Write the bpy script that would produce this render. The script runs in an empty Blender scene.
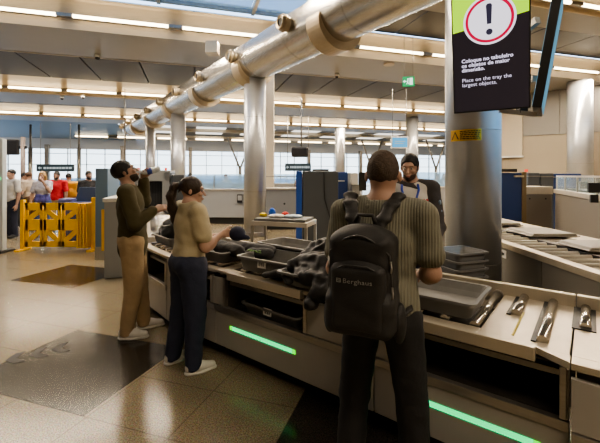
import bpy, math, random
import numpy as np
from mathutils import Vector, Matrix, Euler
random.seed(7); rng = np.random.default_rng(5)
SC = bpy.context.scene
COL = SC.collection
V = Vector
F0 = 370.0; HZ = 175.0; EYE = 1.65
def W(px, py, Y):
    return V(((px-300)/F0*Y, Y, EYE-(py-HZ)/F0*Y))
def X_at(px, Y): return (px-300)/F0*Y
def Z_at(py, Y): return EYE-(py-HZ)/F0*Y
def R(d): return math.radians(d)
# ------------------------------------------------------------------ materials
MATS = {}
def mat(name, col, rough=.5, metal=0., noise=0., nscale=20., bump=0., bscale=60., emit=None, estr=0., stretch=(1,1,1),
        alpha=1., trans=0., spec=.5, coat=0., sheen=0.):
    if name in MATS: return MATS[name]
    m = bpy.data.materials.new(name); m.use_nodes = True
    nt = m.node_tree; b = nt.nodes['Principled BSDF']
    b.inputs['Base Color'].default_value = (*col, 1)
    b.inputs['Roughness'].default_value = rough
    b.inputs['Metallic'].default_value = metal
    b.inputs['Specular IOR Level'].default_value = spec
    b.inputs['Alpha'].default_value = alpha
    b.inputs['Transmission Weight'].default_value = trans
    b.inputs['Coat Weight'].default_value = coat
    b.inputs['Sheen Weight'].default_value = sheen
    if emit: 
        b.inputs['Emission Color'].default_value = (*emit, 1); b.inputs['Emission Strength'].default_value = estr
    tc = nt.nodes.new('ShaderNodeTexCoord'); mp = nt.nodes.new('ShaderNodeMapping')
    mp.inputs['Scale'].default_value = stretch
    nt.links.new(tc.outputs['Object'], mp.inputs['Vector'])
    n = nt.nodes.new('ShaderNodeTexNoise'); n.inputs['Scale'].default_value = nscale; n.inputs['Detail'].default_value = 4
    nt.links.new(mp.outputs[0], n.inputs['Vector'])
    mx = nt.nodes.new('ShaderNodeMixRGB'); mx.blend_type = 'MULTIPLY'; mx.inputs[0].default_value = 1
    mr = nt.nodes.new('ShaderNodeMapRange'); mr.inputs[1].default_value = .3; mr.inputs[2].default_value = .7
    mr.inputs[3].default_value = 1-noise; mr.inputs[4].default_value = 1+noise*.5
    nt.links.new(n.outputs[0], mr.inputs[0]); mx.inputs[1].default_value = (*col, 1)
    nt.links.new(mr.outputs[0], mx.inputs[2]); nt.links.new(mx.outputs[0], b.inputs['Base Color'])
    if bump:
        n2 = nt.nodes.new('ShaderNodeTexNoise'); n2.inputs['Scale'].default_value = bscale; n2.inputs['Detail'].default_value = 5
        nt.links.new(mp.outputs[0], n2.inputs['Vector'])
        bp = nt.nodes.new('ShaderNodeBump'); bp.inputs['Strength'].default_value = bump; bp.inputs['Distance'].default_value = .02
        nt.links.new(n2.outputs[0], bp.inputs['Height']); nt.links.new(bp.outputs[0], b.inputs['Normal'])
    MATS[name] = m
    return m
def emis(name, col, s):
    if name in MATS: return MATS[name]
    m = bpy.data.materials.new(name); m.use_nodes = True; nt = m.node_tree
    nt.nodes.remove(nt.nodes['Principled BSDF']); e = nt.nodes.new('ShaderNodeEmission')
    e.inputs[0].default_value = (*col, 1); e.inputs[1].default_value = s
    nt.links.new(e.outputs[0], nt.nodes['Material Output'].inputs[0]); MATS[name] = m
    return m
def glassy(name, col, opac, rough=.05):
    """thin pane: transparent mixed with a glossy coat"""
    if name in MATS: return MATS[name]
    m = bpy.data.materials.new(name); m.use_nodes = True; nt = m.node_tree
    b = nt.nodes['Principled BSDF']; b.inputs['Base Color'].default_value = (*col, 1); b.inputs['Roughness'].default_value = rough
    t = nt.nodes.new('ShaderNodeBsdfTransparent'); t.inputs[0].default_value = (min(1, col[0]*.5+.55), min(1, col[1]*.5+.55), min(1, col[2]*.5+.55), 1)
    mx = nt.nodes.new('ShaderNodeMixShader'); mx.inputs[0].default_value = opac
    nt.links.new(t.outputs[0], mx.inputs[1]); nt.links.new(b.outputs[0], mx.inputs[2])
    nt.links.new(mx.outputs[0], nt.nodes['Material Output'].inputs[0]); MATS[name] = m
    return m
# ------------------------------------------------------------------ object helpers
def tag(o, label=None, cat=None, group=None, kind=None):
    if label: o['label'] = label
    if cat: o['category'] = cat
    if group: o['group'] = group
    if kind: o['kind'] = kind
    return o
def thing(name, label, cat, loc=(0,0,0), rz=0., group=None):
    o = bpy.data.objects.new(name, None); COL.objects.link(o)
    o.location = loc; o.rotation_euler = (0, 0, rz); o.empty_display_size = .1
    return tag(o, label, cat, group)
def copy_tree(o, parent=None):
    c = o.copy(); COL.objects.link(c); c.parent = parent
    for ch in list(o.children): copy_tree(ch, c)
    return c
EACH = {'glass_post','leg','warning_lamp','wheel','bolt','arm','sleeve_patch','hanger','seam','light_end','lanyard','side_panel','guard_rail','castor'}
class MB:
    def __init__(s, M=None): s.v = []; s.f = []; s.sm = []; s.M = M or Matrix.Identity(4)
    def add(s, vs, fs, smooth=False):
        n = len(s.v); s.v += [tuple(s.M @ V(p)) for p in vs]
        for f in fs: s.f.append(tuple(i+n for i in f)); s.sm.append(smooth)
        return s
    def box(s, x0, x1, y0, y1, z0, z1, M=None):
        p = [(x, y, z) for z in (z0, z1) for y in (y0, y1) for x in (x0, x1)]
        if M is not None: p = [tuple(M @ V(q)) for q in p]
        return s.add(p, [(0,2,3,1), (4,5,7,6), (0,1,5,4), (2,6,7,3), (0,4,6,2), (1,3,7,5)])
    def bar(s, a, b, w, h=None, up=(0,0,1)):
        """a rectangular bar from a to b, w across, h along up"""
        a = V(a); b = V(b); h = h or w; d = (b-a).normalized(); u = V(up)
        if abs(d.dot(u)) > .98: u = V((0, 1, 0))
        r = d.cross(u).normalized()*w/2; u = r.cross(d).normalized()*h/2
        p = [a-r-u, a+r-u, a+r+u, a-r+u, b-r-u, b+r-u, b+r+u, b-r+u]
        return s.add(p, [(3,2,1,0), (4,5,6,7), (0,1,5,4), (1,2,6,5), (2,3,7,6), (3,0,4,7)])
    def cyl(s, a, b, r0, r1=None, n=20, caps=True):
        r1 = r0 if r1 is None else r1
        return s.tube([a, b], [r0, r1], n, caps)
    def tube(s, pts, rs, n=12, caps=True, flat=None):
        pts = [V(p) for p in pts]
        if not hasattr(rs, '__len__'): rs = [rs]*len(pts)
        vs = []; prev = None
        for i, p in enumerate(pts):
            d = (pts[min(i+1, len(pts)-1)]-pts[max(i-1, 0)]).normalized()
            if prev is None:
                u = V((0, 0, 1)) if abs(d.z) < .9 else V((0, 1, 0))
                u = (u-d*u.dot(d)).normalized()
            else: u = (prev-d*prev.dot(d)).normalized()
            prev = u; w = d.cross(u)
            for k in range(n):
                t = 2*math.pi*k/n
                fx = 1 if flat is None else flat
                vs.append(p+u*math.cos(t)*rs[i]*fx+w*math.sin(t)*rs[i])
        fs = []
        for i in range(len(pts)-1):
            for k in range(n):
                k2 = (k+1) % n; fs.append((i*n+k, i*n+k2, (i+1)*n+k2, (i+1)*n+k))
        s.add(vs, fs, True)
        if caps:
            m = len(s.v)-len(vs)
            s.f.append(tuple(m+k for k in reversed(range(n)))); s.sm.append(False)
            s.f.append(tuple(m+(len(pts)-1)*n+k for k in range(n))); s.sm.append(False)
        return s
    def lathe(s, prof, c=(0,0,0), n=24):
        c = V(c); vs = [c+V((r*math.cos(2*math.pi*k/n), r*math.sin(2*math.pi*k/n), z)) for r, z in prof for k in range(n)]
        fs = [(i*n+k, i*n+(k+1) % n, (i+1)*n+(k+1) % n, (i+1)*n+k) for i in range(len(prof)-1) for k in range(n)]
        return s.add(vs, fs, True)
    def prism(s, poly, y0, y1, axis='y'):
        n = len(poly)
        if axis == 'y': vs = [(x, y0, z) for x, z in poly]+[(x, y1, z) for x, z in poly]
        elif axis == 'x': vs = [(y0, x, z) for x, z in poly]+[(y1, x, z) for x, z in poly]
        else: vs = [(x, z, y0) for x, z in poly]+[(x, z, y1) for x, z in poly]
        return s.add(vs, [tuple(range(n)), tuple(range(2*n-1, n-1, -1))]+[(i, (i+n), ((i+1) % n)+n, (i+1) % n) for i in range(n)])
    def sphere(s, c, r, n=14, m=9):
        c = V(c); r = (r,)*3 if not hasattr(r, '__len__') else r; vs = []
        for i in range(m+1):
            t = math.pi*i/m
            for k in range(n):
                a = 2*math.pi*k/n
                vs.append((c.x+r[0]*math.sin(t)*math.cos(a), c.y+r[1]*math.sin(t)*math.sin(a), c.z+r[2]*math.cos(t)))
        return s.add(vs, [(i*n+k, (i+1)*n+k, (i+1)*n+(k+1) % n, i*n+(k+1) % n) for i in range(m) for k in range(n)], True)
    def islands(s):
        p = list(range(len(s.v)))
        def f(a):
            while p[a] != a: p[a] = p[p[a]]; a = p[a]
            return a
        for fc in s.f:
            for i in fc[1:]: p[f(i)] = f(fc[0])
        out = {}
        for k, fc in enumerate(s.f): out.setdefault(f(fc[0]), []).append(k)
        res = []
        for ks in out.values():
            used = sorted({i for k in ks for i in s.f[k]}); mp = {a: b for b, a in enumerate(used)}
            q = MB(); q.v = [s.v[i] for i in used]; q.f = [tuple(mp[i] for i in s.f[k]) for k in ks]; q.sm = [s.sm[k] for k in ks]; res.append(q)
        return res
    def build(s, name, m, parent=None, bevel=0., loc=None, rz=0., kind=None, autos=False):
        if name in EACH and parent is not None:
            parts = s.islands()
            if len(parts) > 1:
                for q in parts: o = q.build(name, m, parent, bevel, loc, rz, kind)
                return o
        me = bpy.data.meshes.new(name); me.from_pydata(s.v, [], s.f); me.materials.append(m)
        me.polygons.foreach_set('use_smooth', s.sm); me.validate(); me.update()
        o = bpy.data.objects.new(name, me); COL.objects.link(o); o.parent = parent
        if loc is not None: o.location = loc
        if rz: o.rotation_euler = (0, 0, rz)
        if kind: o['kind'] = kind
        if bevel:
            md = o.modifiers.new('bevel', 'BEVEL'); md.width = bevel; md.segments = 2; md.limit_method = 'ANGLE'; md.angle_limit = R(40)
        return o
def struct(name, mb, m, loc=None, rz=0., bevel=0.):
    return mb.build(name, m, None, bevel, loc, rz, 'structure')
def text(body, size, m, parent, M, name='lettering', bold=0., align='LEFT', spacing=1., line=1.):
    cu = bpy.data.curves.new(name, 'FONT'); cu.body = body; cu.size = size; cu.align_x = align
    cu.offset = bold; cu.space_character = spacing; cu.space_line = line; cu.resolution_u = 3; cu.extrude = .0006
    t = bpy.data.objects.new('tmp', cu); COL.objects.link(t)
    bpy.context.view_layer.update()
    dg = bpy.context.evaluated_depsgraph_get()
    me = bpy.data.meshes.new_from_object(t.evaluated_get(dg)); bpy.data.objects.remove(t)
    me.materials.clear(); me.materials.append(m); me.transform(M)
    o = bpy.data.objects.new(name, me); COL.objects.link(o); o.parent = parent
    return o
# ------------------------------------------------------------------ implicit surfaces (smooth union), meshed with surface nets
class SDF:
    def __init__(s, res=.01, k=.03, infl=0.): s.P = []; s.res = res; s.k = k; s.infl = infl; s.org = None
    def cap(s, a, b, ra, rb=None, k=None, flat=(1,1,1), sub=False):
        rb = ra if rb is None else rb; a = np.array(a, float); b = np.array(b, float); fl = np.array(flat, float)
        m = max(ra, rb)+s.infl; lo = np.minimum(a, b)-m*fl; hi = np.maximum(a, b)+m*fl; inf = s.infl; mn = fl.min()
        def f(p):
            q = (p-a)/fl; d = (b-a)/fl; L = max(float(d@d), 1e-9)
            t = np.clip((q@d)/L, 0, 1)
            return (np.linalg.norm(q-t[..., None]*d, axis=-1)-(ra+(rb-ra)*t))*mn-inf
        s.P.append((f, lo, hi, s.k if k is None else k, sub)); return s
    def ell(s, c, r, rot=None, k=None, sub=False):
        c = np.array(c, float); r = np.array(r, float)+s.infl*(0 if sub else 1); Rm = np.eye(3) if rot is None else np.array(rot)
        m = r.max()
        def f(p):
            q = (p-c)@Rm; k0 = np.linalg.norm(q/r, axis=-1); k1 = np.linalg.norm(q/(r*r), axis=-1)+1e-9
            return k0*(k0-1)/k1
        s.P.append((f, c-m, c+m, s.k if k is None else k, sub)); return s
    def box(s, c, h, rad=.01, rot=None, k=None, sub=False):
        c = np.array(c, float); h = np.array(h, float); Rm = np.eye(3) if rot is None else np.array(rot)
        m = float(np.linalg.norm(h)); hh = h-rad
        def f(p):
            q = np.abs((p-c)@Rm)-hh
            return np.linalg.norm(np.maximum(q, 0), axis=-1)+np.minimum(q.max(-1), 0)-rad
        s.P.append((f, c-m, c+m, s.k if k is None else k, sub)); return s
    def mesh(s, name, m, parent=None, wob=0., wobs=9.):
        res = s.res; pad = 4*res+.03
        lo = np.min([p[1] for p in s.P if not p[4]], axis=0)-3*res-.005; hi = np.max([p[2] for p in s.P if not p[4]], axis=0)+3*res+.005
        n = np.ceil((hi-lo)/res).astype(int)+1
        ax = [lo[i]+res*np.arange(n[i]) for i in range(3)]
        F = np.full(n, 1., dtype=np.float32)
        for f, plo, phi, k, sub in s.P:
            i0 = np.clip(np.floor((plo-pad-lo)/res).astype(int), 0, n); i1 = np.clip(np.ceil((phi+pad-lo)/res).astype(int)+1, 0, n)
            if np.any(i1 <= i0): continue
            sl = tuple(slice(i0[i], i1[i]) for i in range(3))
            g = np.stack(np.meshgrid(ax[0][sl[0]], ax[1][sl[1]], ax[2][sl[2]], indexing='ij'), -1)
            d = f(g); c = F[sl]
            if sub: d = -d; h = np.maximum(k-np.abs(c-d), 0)/max(k, 1e-6); F[sl] = np.maximum(c, d)+h*h*k/4
            else: h = np.maximum(k-np.abs(c-d), 0)/max(k, 1e-6); F[sl] = np.minimum(c, d)-h*h*k/4
        if wob:
            X, Y, Z = np.meshgrid(*ax, indexing='ij')
            F += wob*(np.sin(X*wobs*2.1+np.sin(Z*wobs*1.7)*1.5)*np.sin(Z*wobs*2.6+np.sin(Y*wobs*1.9)*2)+.6*np.sin(Y*wobs*3.3+X*wobs*2.2+Z*wobs*1.3+1))
        I = F < 0
        cs = [(i, j, k) for i in (0, 1) for j in (0, 1) for k in (0, 1)]
        N = [x-1 for x in F.shape]
        cnt = sum(I[i:i+N[0], j:j+N[1], k:k+N[2]].astype(np.int8) for i, j, k in cs)
        act = (cnt > 0) & (cnt < 8); idx = np.argwhere(act)
        if len(idx) == 0: raise RuntimeError('empty sdf '+name)
        acc = np.zeros((len(idx), 3)); num = np.zeros(len(idx))
        for a in cs:
            for b in cs:
                if sum(abs(a[i]-b[i]) for i in range(3)) != 1 or a > b: continue
                fa = F[idx[:,0]+a[0], idx[:,1]+a[1], idx[:,2]+a[2]]; fb = F[idx[:,0]+b[0], idx[:,1]+b[1], idx[:,2]+b[2]]
                mk = (fa < 0) != (fb < 0); t = np.where(mk, fa/np.where(mk, fa-fb, 1), 0)
                pos = np.array(a)+(np.array(b)-np.array(a))*t[:, None]
                acc[mk] += pos[mk]; num[mk] += 1
        vs = lo+res*(idx+acc/num[:, None])
        vid = np.full(act.shape, -1, int); vid[act] = np.arange(len(idx))
        fs = []
        for d in range(3):
            u, w = [(1, 2), (2, 0), (0, 1)][d]
            A = I.take(range(0, I.shape[d]-1), axis=d); B = I.take(range(1, I.shape[d]), axis=d)
            e = np.argwhere(A != B); e = e[(e[:, u] > 0) & (e[:, w] > 0) & (e[:, u] < N[u]) & (e[:, w] < N[w])]
            fl = A[e[:,0], e[:,1], e[:,2]]
            def g(du, dw):
                q = e.copy(); q[:, u] += du; q[:, w] += dw; return vid[q[:,0], q[:,1], q[:,2]]
            q = np.stack([g(-1,-1), g(0,-1), g(0,0), g(-1,0)], 1); q[~fl] = q[~fl][:, ::-1]; fs.append(q)
        fs = np.concatenate(fs); fs = fs[(fs >= 0).all(1)]
        me = bpy.data.meshes.new(name); me.vertices.add(len(vs)); me.vertices.foreach_set('co', vs.ravel())
        me.loops.add(len(fs)*4); me.loops.foreach_set('vertex_index', fs.ravel().astype(np.int32))
        me.polygons.add(len(fs)); me.polygons.foreach_set('loop_start', np.arange(0, len(fs)*4, 4, dtype=np.int32))
        me.polygons.foreach_set('loop_total', np.full(len(fs), 4, dtype=np.int32))
        me.update(calc_edges=True); me.validate(); me.polygons.foreach_set('use_smooth', [True]*len(me.polygons))
        me.materials.append(m)
        o = bpy.data.objects.new(name, me); COL.objects.link(o); o.parent = parent
        return o
# ------------------------------------------------------------------ shared materials
STEEL = mat('brushed steel', (.50,.47,.43), .34, .85, .10, 6, .05, 200, stretch=(1,1,12))
STEELD = mat('dull steel', (.36,.34,.31), .42, .7, .12, 8)
CREAM = mat('cream panel', (.62,.54,.42), .45, 0, .04, 3)
TAUPE = mat('taupe laminate', (.45,.43,.395), .42, .15, .05, 3, .01, 30)
TAUPEL = mat('pale laminate', (.50,.46,.40), .38, .25, .05, 4)
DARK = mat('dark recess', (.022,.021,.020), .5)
BLACKM = mat('black plastic', (.018,.018,.020), .4)
GREYT = mat('grey tray plastic', (.165,.165,.165), .42, 0, .08, 14, .03, 90)
GREYT2 = mat('grey tray inside', (.22,.215,.205), .5, 0, .08, 14)
WHITE = mat('white plastic', (.72,.71,.68), .4)
CHROME = mat('roller metal', (.62,.58,.52), .22, .95)
BLUEP = mat('blue painted panel', (.025,.06,.21), .4)
GREYM = mat('machine grey', (.33,.34,.35), .45, 0, .03, 2)
GREYDK = mat('machine dark grey', (.075,.085,.10), .45, 0, .04, 3)
YEL = mat('yellow plastic', (.95,.56,.015), .38, 0, .08, 6)
RUBBER = mat('rubber', (.03,.03,.03), .7)
# ================================================================== the hall
AV, AW = V((.959,.284,0)), V((-.284,.959,0)); RZB = math.atan2(.284,.959)
# ---- floor: terrazzo with dark squares
def floor_mat():
    m = bpy.data.materials.new('terrazzo floor'); m.use_nodes = True; nt = m.node_tree; N = nt.nodes; L = nt.links
    b = N['Principled BSDF']
    tc = N.new('ShaderNodeTexCoord'); sp = N.new('ShaderNodeSeparateXYZ'); L.new(tc.outputs['Object'], sp.inputs[0])
    def M(op, a, bb=None, c=None):
        n = N.new('ShaderNodeMath'); n.operation = op
        for i, x in enumerate((a, bb, c)):
            if x is None: continue
            if isinstance(x, (int, float)): n.inputs[i].default_value = x
            else: L.new(x, n.inputs[i])
        return n.outputs[0]
    x, y = sp.outputs[0], sp.outputs[1]
    def cell(c, off, per): return M('FRACT', M('DIVIDE', M('ADD', c, off), per))
    fx = M('LESS_THAN', cell(x, 3.49, 2.64), .49); fy = M('LESS_THAN', cell(y, -1.94, 2.15), .495)
    lim = M('MULTIPLY', M('MULTIPLY', M('GREATER_THAN', y, 1.0), M('LESS_THAN', y, 5.3)), M('MULTIPLY', M('GREATER_THAN', x, -6.3), M('LESS_THAN', x, .6)))
    dark = M('MULTIPLY', M('MULTIPLY', fx, fy), lim)
    def line(c, off, per, w):
        q = cell(c, off, per); e = w/per
        return M('MAXIMUM', M('LESS_THAN', q, e), M('GREATER_THAN', q, 1-e))
    joint = M('MAXIMUM', line(x, 3.49, .66, .004), line(y, -1.94, .5375, .004))
    v = N.new('ShaderNodeTexVoronoi'); v.inputs['Scale'].default_value = 95; L.new(tc.outputs['Object'], v.inputs['Vector'])
    n1 = N.new('ShaderNodeTexNoise'); n1.inputs['Scale'].default_value = 120; n1.inputs['Detail'].default_value = 6; L.new(tc.outputs['Object'], n1.inputs['Vector'])
    n2 = N.new('ShaderNodeTexNoise'); n2.inputs['Scale'].default_value = .8; L.new(tc.outputs['Object'], n2.inputs['Vector'])
    r = N.new('ShaderNodeValToRGB'); L.new(n1.outputs[0], r.inputs[0])
    e = r.color_ramp.elements; e[0].position = .36; e[0].color = (.135,.108,.068,1); e[1].position = .64; e[1].color = (.38,.32,.22,1)
    q = r.color_ramp.elements.new(.48); q.color = (.27,.225,.152,1)
    rd = N.new('ShaderNodeValToRGB'); L.new(n1.outputs[0], rd.inputs[0])
    e = rd.color_ramp.elements; e[0].position = .4; e[0].color = (.022,.019,.016,1); e[1].position = .68; e[1].color = (.075,.065,.052,1)
    mx = N.new('ShaderNodeMixRGB'); L.new(dark, mx.inputs[0]); L.new(r.outputs[0], mx.inputs[1]); L.new(rd.outputs[0], mx.inputs[2])
    sp2 = N.new('ShaderNodeMixRGB'); sp2.blend_type = 'MULTIPLY'; sp2.inputs[0].default_value = .25; L.new(mx.outputs[0], sp2.inputs[1]); L.new(v.outputs['Color'], sp2.inputs[2])
    mj = N.new('ShaderNodeMixRGB'); mj.blend_type = 'MIX'; L.new(M('MULTIPLY', joint, .5), mj.inputs[0]); L.new(sp2.outputs[0], mj.inputs[1]); mj.inputs[2].default_value = (.05,.04,.03,1)
    L.new(mj.outputs[0], b.inputs['Base Color'])
    rr = N.new('ShaderNodeMapRange'); L.new(n2.outputs[0], rr.inputs[0]); rr.inputs[3].default_value = .14; rr.inputs[4].default_value = .22
    L.new(rr.outputs[0], b.inputs['Roughness']); b.inputs['Specular IOR Level'].default_value = .36
    return m
mb = MB(); mb.box(-45, 60, -25, 75, -.2, 0)
struct('floor', mb, floor_mat(), rz=R(-18.2))
# faded arrows on the dark square by the bench
ar = thing('floor_arrow', 'faded triple chevron arrow marking on the dark floor square', 'floor marking', (-2.40,3.44,0), R(35))
ARM = mat('arrow marking', (.022,.020,.018), .45, spec=.2)
for i in range(3):
    c = MB(); x = -.27+.17*i; y = 0
    c.prism([(x+.07,y-.11),(x,y),(x+.07,y+.11),(x+.15,y+.11),(x+.08,y),(x+.15,y-.11)], .0005, .0025, 'z')
    c.build('chevron', ARM, ar)
# ---- ceiling, drawn in the beams' own frame: x along the beams, y across them
GLOSSP = mat('ceiling grey panel', (.36,.345,.32), .35, .1, .03, 1)
TILE = mat('ceiling dark tile', (.066,.060,.055), .5, .1, .05, 2)
REFL = mat('beam reflector', (.66,.54,.38), .35, .1, .02, 1)
SKYG = glassy('skylight glass', (.35,.55,.75), .45, .1)
TUBE = emis('light tube', (1,.80,.52), 9.0)
WARM = (1,.83,.62)
z0 = EYE
LW, LE = -32, 44
def flat(name, d0, d1, za, zb, m, a0=LW, a1=LE, th=.12):
    q = MB(); q.prism([(d0,za),(d1,zb),(d1,zb+th),(d0,za+th)], a0, a1, 'x'); return struct(name, q, m, rz=RZB)
def reflector(name, dt, zt, dl, zl, ds, zs):
    q = MB(); pts = []
    for i in range(9):
        t = i/8*math.pi/2
        pts.append((dt+(dl-dt)*(1-math.cos(t)), zt+(zl-zt)*math.sin(t)) if False else (dt+(dl-dt)*math.sin(t), zl+(zt-zl)*math.cos(t)))
    # cove: steep at the top, curling flat to the lip
    back = [(p[0]+.15, p[1]+.10) for p in pts]
    q.prism(pts+back[::-1], LW, LE, 'x'); return struct(name, q, m=REFL, rz=RZB)
K = 1.15
def D(x): return x*K
# bay over the camera
flat('ceiling', -8, 7.0, z0+5.6, z0+5.6, TILE)
reflector('trim_1', 7.1, z0+5.5, 8.3, z0+4.85, 0, 0)
flat('ceiling', 8.3, 9.4, z0+4.85, z0+4.85, GLOSSP)
# skylight (left) and dark slats (right)
sk = MB()
for k in range(12): sk.box(LW+3.1*k, LW+3.1*k+3.0, 9.5, 12.9, z0+5.75, z0+5.78)
struct('window_1', sk, SKYG, rz=RZB)
fr = MB()
for k in range(13): fr.box(LW+3.1*k-.06, LW+3.1*k+.06, 9.4, 13, z0+5.62, z0+5.85)
for d in (9.4, 11.2, 12.9): fr.box(LW, 5.2, d-.06, d+.06, z0+5.65, z0+5.85)
struct('trim_2', fr, STEELD, rz=RZB)
q = MB()
for k in range(12): q.box(5.2+2.6*k, 5.2+2.6*k+2.55, 9.4, 13, z0+5.6, z0+5.7)
struct('ceiling', q, TILE, rz=RZB)
# beam 1
reflector('trim_3', 12.87, z0+5.47, 13.25, z0+4.6, 0, 0)
flat('ceiling', 13.25, 16.2, z0+4.60, z0+4.60, GLOSSP)
# dark tiles bay
q = MB()
for k in range(34): q.prism([(16.9,z0+4.90),(21.5,z0+4.93),(21.5,z0+5.1),(16.9,z0+5.1)], LW+2.3*k, LW+2.3*k+2.24, 'x')
struct('ceiling', q, TILE, rz=RZB)
flat('trim_4', 16.1, 16.3, z0+4.6, z0+4.6, CREAM, th=.6)
flat('ceiling', 16, 40, z0+5.9, z0+5.9, DARK)
reflector('trim_5', 21.4, z0+4.94, 23.9, z0+4.52, 0, 0)
flat('ceiling', 23.9, 27.0, z0+4.52, z0+4.52, GLOSSP)
flat('trim_6', 27.0, 29.6, z0+4.56, z0+4.86, DARK)
reflector('trim_7', 29.8, z0+4.93, 32.6, z0+4.44, 0, 0)
flat('ceiling', 32.6, 35.2, z0+4.44, z0+4.44, GLOSSP)
# far bays: bluish glass roof to the left, grey with skylights to the right
FARB = mat('far blue ceiling', (.16,.22,.30), .4)
flat('ceiling', 35.2, 50, z0+4.75, z0+4.30, FARB, LW, -6.5)
flat('ceiling', 35.2, 50, z0+4.95, z0+4.95, mat('far grey ceiling', (.20,.20,.20), .5), -6.5, LE)
SKYP = emis('far skylight', (1,.95,.86), 1.3)
for i in range(14):
    for d0 in (38.3, 43.3):
        q = MB(); q.box(-4.6+5.2*i, -4.6+5.2*i+3.0, d0, d0+2.4, z0+4.88, z0+4.94); struct('window_2', q, SKYP, rz=RZB)
flat('trim_8', 45.6, 46.4, z0+4.15, z0+4.15, CREAM, -12, LE, th=.5)
flat('trim_9', 40.2, 40.6, z0+4.55, z0+4.55, CREAM, -6.5, LE, th=.3)
# roof closing the gaps
flat('ceiling', -9, 52, z0+7.4, z0+7.4, DARK)if False else None
# ---- glass end of the hall
FD = 50.
mul = MB()
for k in range(40): mul.box(LW+2.0*k-.035, LW+2.0*k+.035, FD, FD+.2, 0, 4.75)
for z in (.05, 2.9, 4.2): mul.box(LW, LE, FD, FD+.15, z-.03, z+.03)
for k in range(10): mul.box(LW+8.0*k-.22, LW+8.0*k+.22, FD-.5, FD, 0, 5.2)
struct('trim_10', mul, STEELD, rz=RZB)
g = MB(); g.box(LW, LE, FD+.06, FD+.08, 0, 4.75); struct('window_3', g, glassy('facade glass', (.75,.85,.95), .12), rz=RZB)
w = MB(); w.box(LW, LE, FD, FD+.3, 4.75, 7.2); struct('wall_back', w, mat('far wall blue grey', (.50,.52,.55), .5, emit=(.5,.52,.55), estr=.12), rz=RZB)  # glow put into the wall colour, since little light reaches it
# outside: apron ground and a low terminal pier seen through the glass
w = MB(); w.box(-90, 120, FD+2, FD+160, -.6, -.4); struct('ground', w, mat('apron concrete', (.5,.5,.5), .8), rz=RZB)
# side and rear walls of the hall
WALLM = mat('hall wall beige', (.38,.32,.24), .6, 0, .03, 1)
w = MB(); w.box(LW-.3, LW, -8, FD, 0, 7.2); struct('wall_left', w, WALLM, rz=RZB)
w = MB(); w.box(LE, LE+.3, -8, FD, 0, 7.2); struct('wall_right', w, WALLM, rz=RZB)
w = MB(); w.box(LW, LE, -8.3, -8, 0, 7.4); struct('wall_front', w, WALLM, rz=RZB)
# beige side wall on the right: beige below, grey panels above
RZW = math.atan2(-.66,.75)
w = MB(); w.box(-4.8, 16, 0, .3, 0, 3.85); struct('wall_side', w, WALLM, loc=(14.05,20,0), rz=RZW)
w = MB()
for k in range(9): w.box(-4.8+2.4*k+.02, -4.8+2.4*k+2.38, -.05, .25, 3.87, 7.4)
w.box(-4.8, 16, .05, .3, 3.8, 7.4)
struct('wall_upper', w, mat('grey wall panel', (.27,.25,.225), .5), loc=(14.05,20,0), rz=RZW)
w = MB(); w.box(-3.9, -1.75, -.22, -.05, 2.75, 5.6); o = w.build('wall_panel', mat('pale wall panel', (.56,.48,.36), .5), None, loc=(14.05,20,0), rz=RZW)
tag(o, 'pale cream rectangular panel hung on the beige wall behind the big column', 'wall panel')
w = MB(); w.box(-3.95, -1.7, -.25, -.02, 2.66, 2.75); w.build('bottom_rail', WHITE, o)
# ---- tubes of light along each beam
def tube_row(d, z, a0, a1, pitch, L, r, label, group):
    proto = None; n = int((a1-a0)/pitch)
    for k in range(n):
        a = a0+pitch*k; p = AV*a+AW*d
        if proto is None:
            t = thing('ceiling_light', label, 'ceiling light', (p.x,p.y,z), RZB, group)
            q = MB(); q.cyl((0,0,0), (L,0,0), r, n=10); q.build('light_tube', TUBE, t)
            q = MB(); q.box(-.02, L+.02, .0+r*.8, r*2.2, -r*.6, r*1.2); q.build('housing', STEELD, t)
            q = MB(); q.box(L, pitch, -r*.9, r*1.6, -r*.8, r*1.1); q.build('bracket', STEELD, t)
            proto = t
        else:
            t = copy_tree(proto); t.location = (p.x,p.y,z)
tube_row(7.9, z0+4.90, -2, 22, 3.2, 2.75, .05, 'long warm ceiling light tube nearest the camera, above the hanging screens', 'tubes of the nearest light row')
tube_row(13.0, z0+4.93, -10, 24, 3.25, 2.8, .055, 'long warm light tube in the cove of the first big ceiling beam', 'tubes along the first big beam')
tube_row(23.2, z0+4.66, -12, 32, 2.75, 2.45, .06, 'warm light tube under the pale edge beyond the dark ceiling tiles', 'tubes beyond the dark ceiling tiles')
tube_row(31.9, z0+4.58, -16, 36, 2.75, 2.45, .07, 'warm light tube on the farther lit beam below the dark line', 'tubes on the farther lit beam')
tube_row(45.5, z0+4.25, -12, 40, 4.2, 3.2, .07, 'faint warm light tube on the last cream beam before the glass end', 'tubes on the last cream beam')
def area(name, a, d, z, sx, sy, e, col=WARM, rx=0.):
    l = bpy.data.lights.new(name, 'AREA'); l.shape = 'RECTANGLE'; l.size = sx; l.size_y = sy; l.energy = e; l.color = col
    o = bpy.data.objects.new(name, l); COL.objects.link(o); p = AV*a+AW*d; o.location = (p.x,p.y,z)
    o.rotation_euler = Euler((rx,0,RZB)); return o
area('lamp_or_fill_row', 8, 7.9, z0+4.7, 24, .12, 1500)
area('lamp_or_fill_row', 7, 12.95, z0+4.56, 34, .12, 2400)
area('lamp_or_fill_row', 8, 23.2, z0+4.50, 40, .12, 2400)
area('lamp_or_fill_row', 8, 31.9, z0+4.42, 48, .12, 2200)
area('lamp_or_fill_row', 8, 45.4, z0+4.1, 50, .12, 1800)
area('lamp_or_fill_row', 8, -2.5, z0+5.3, 20, .12, 950)  # added fill from behind the camera, no tube row hangs there
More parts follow.
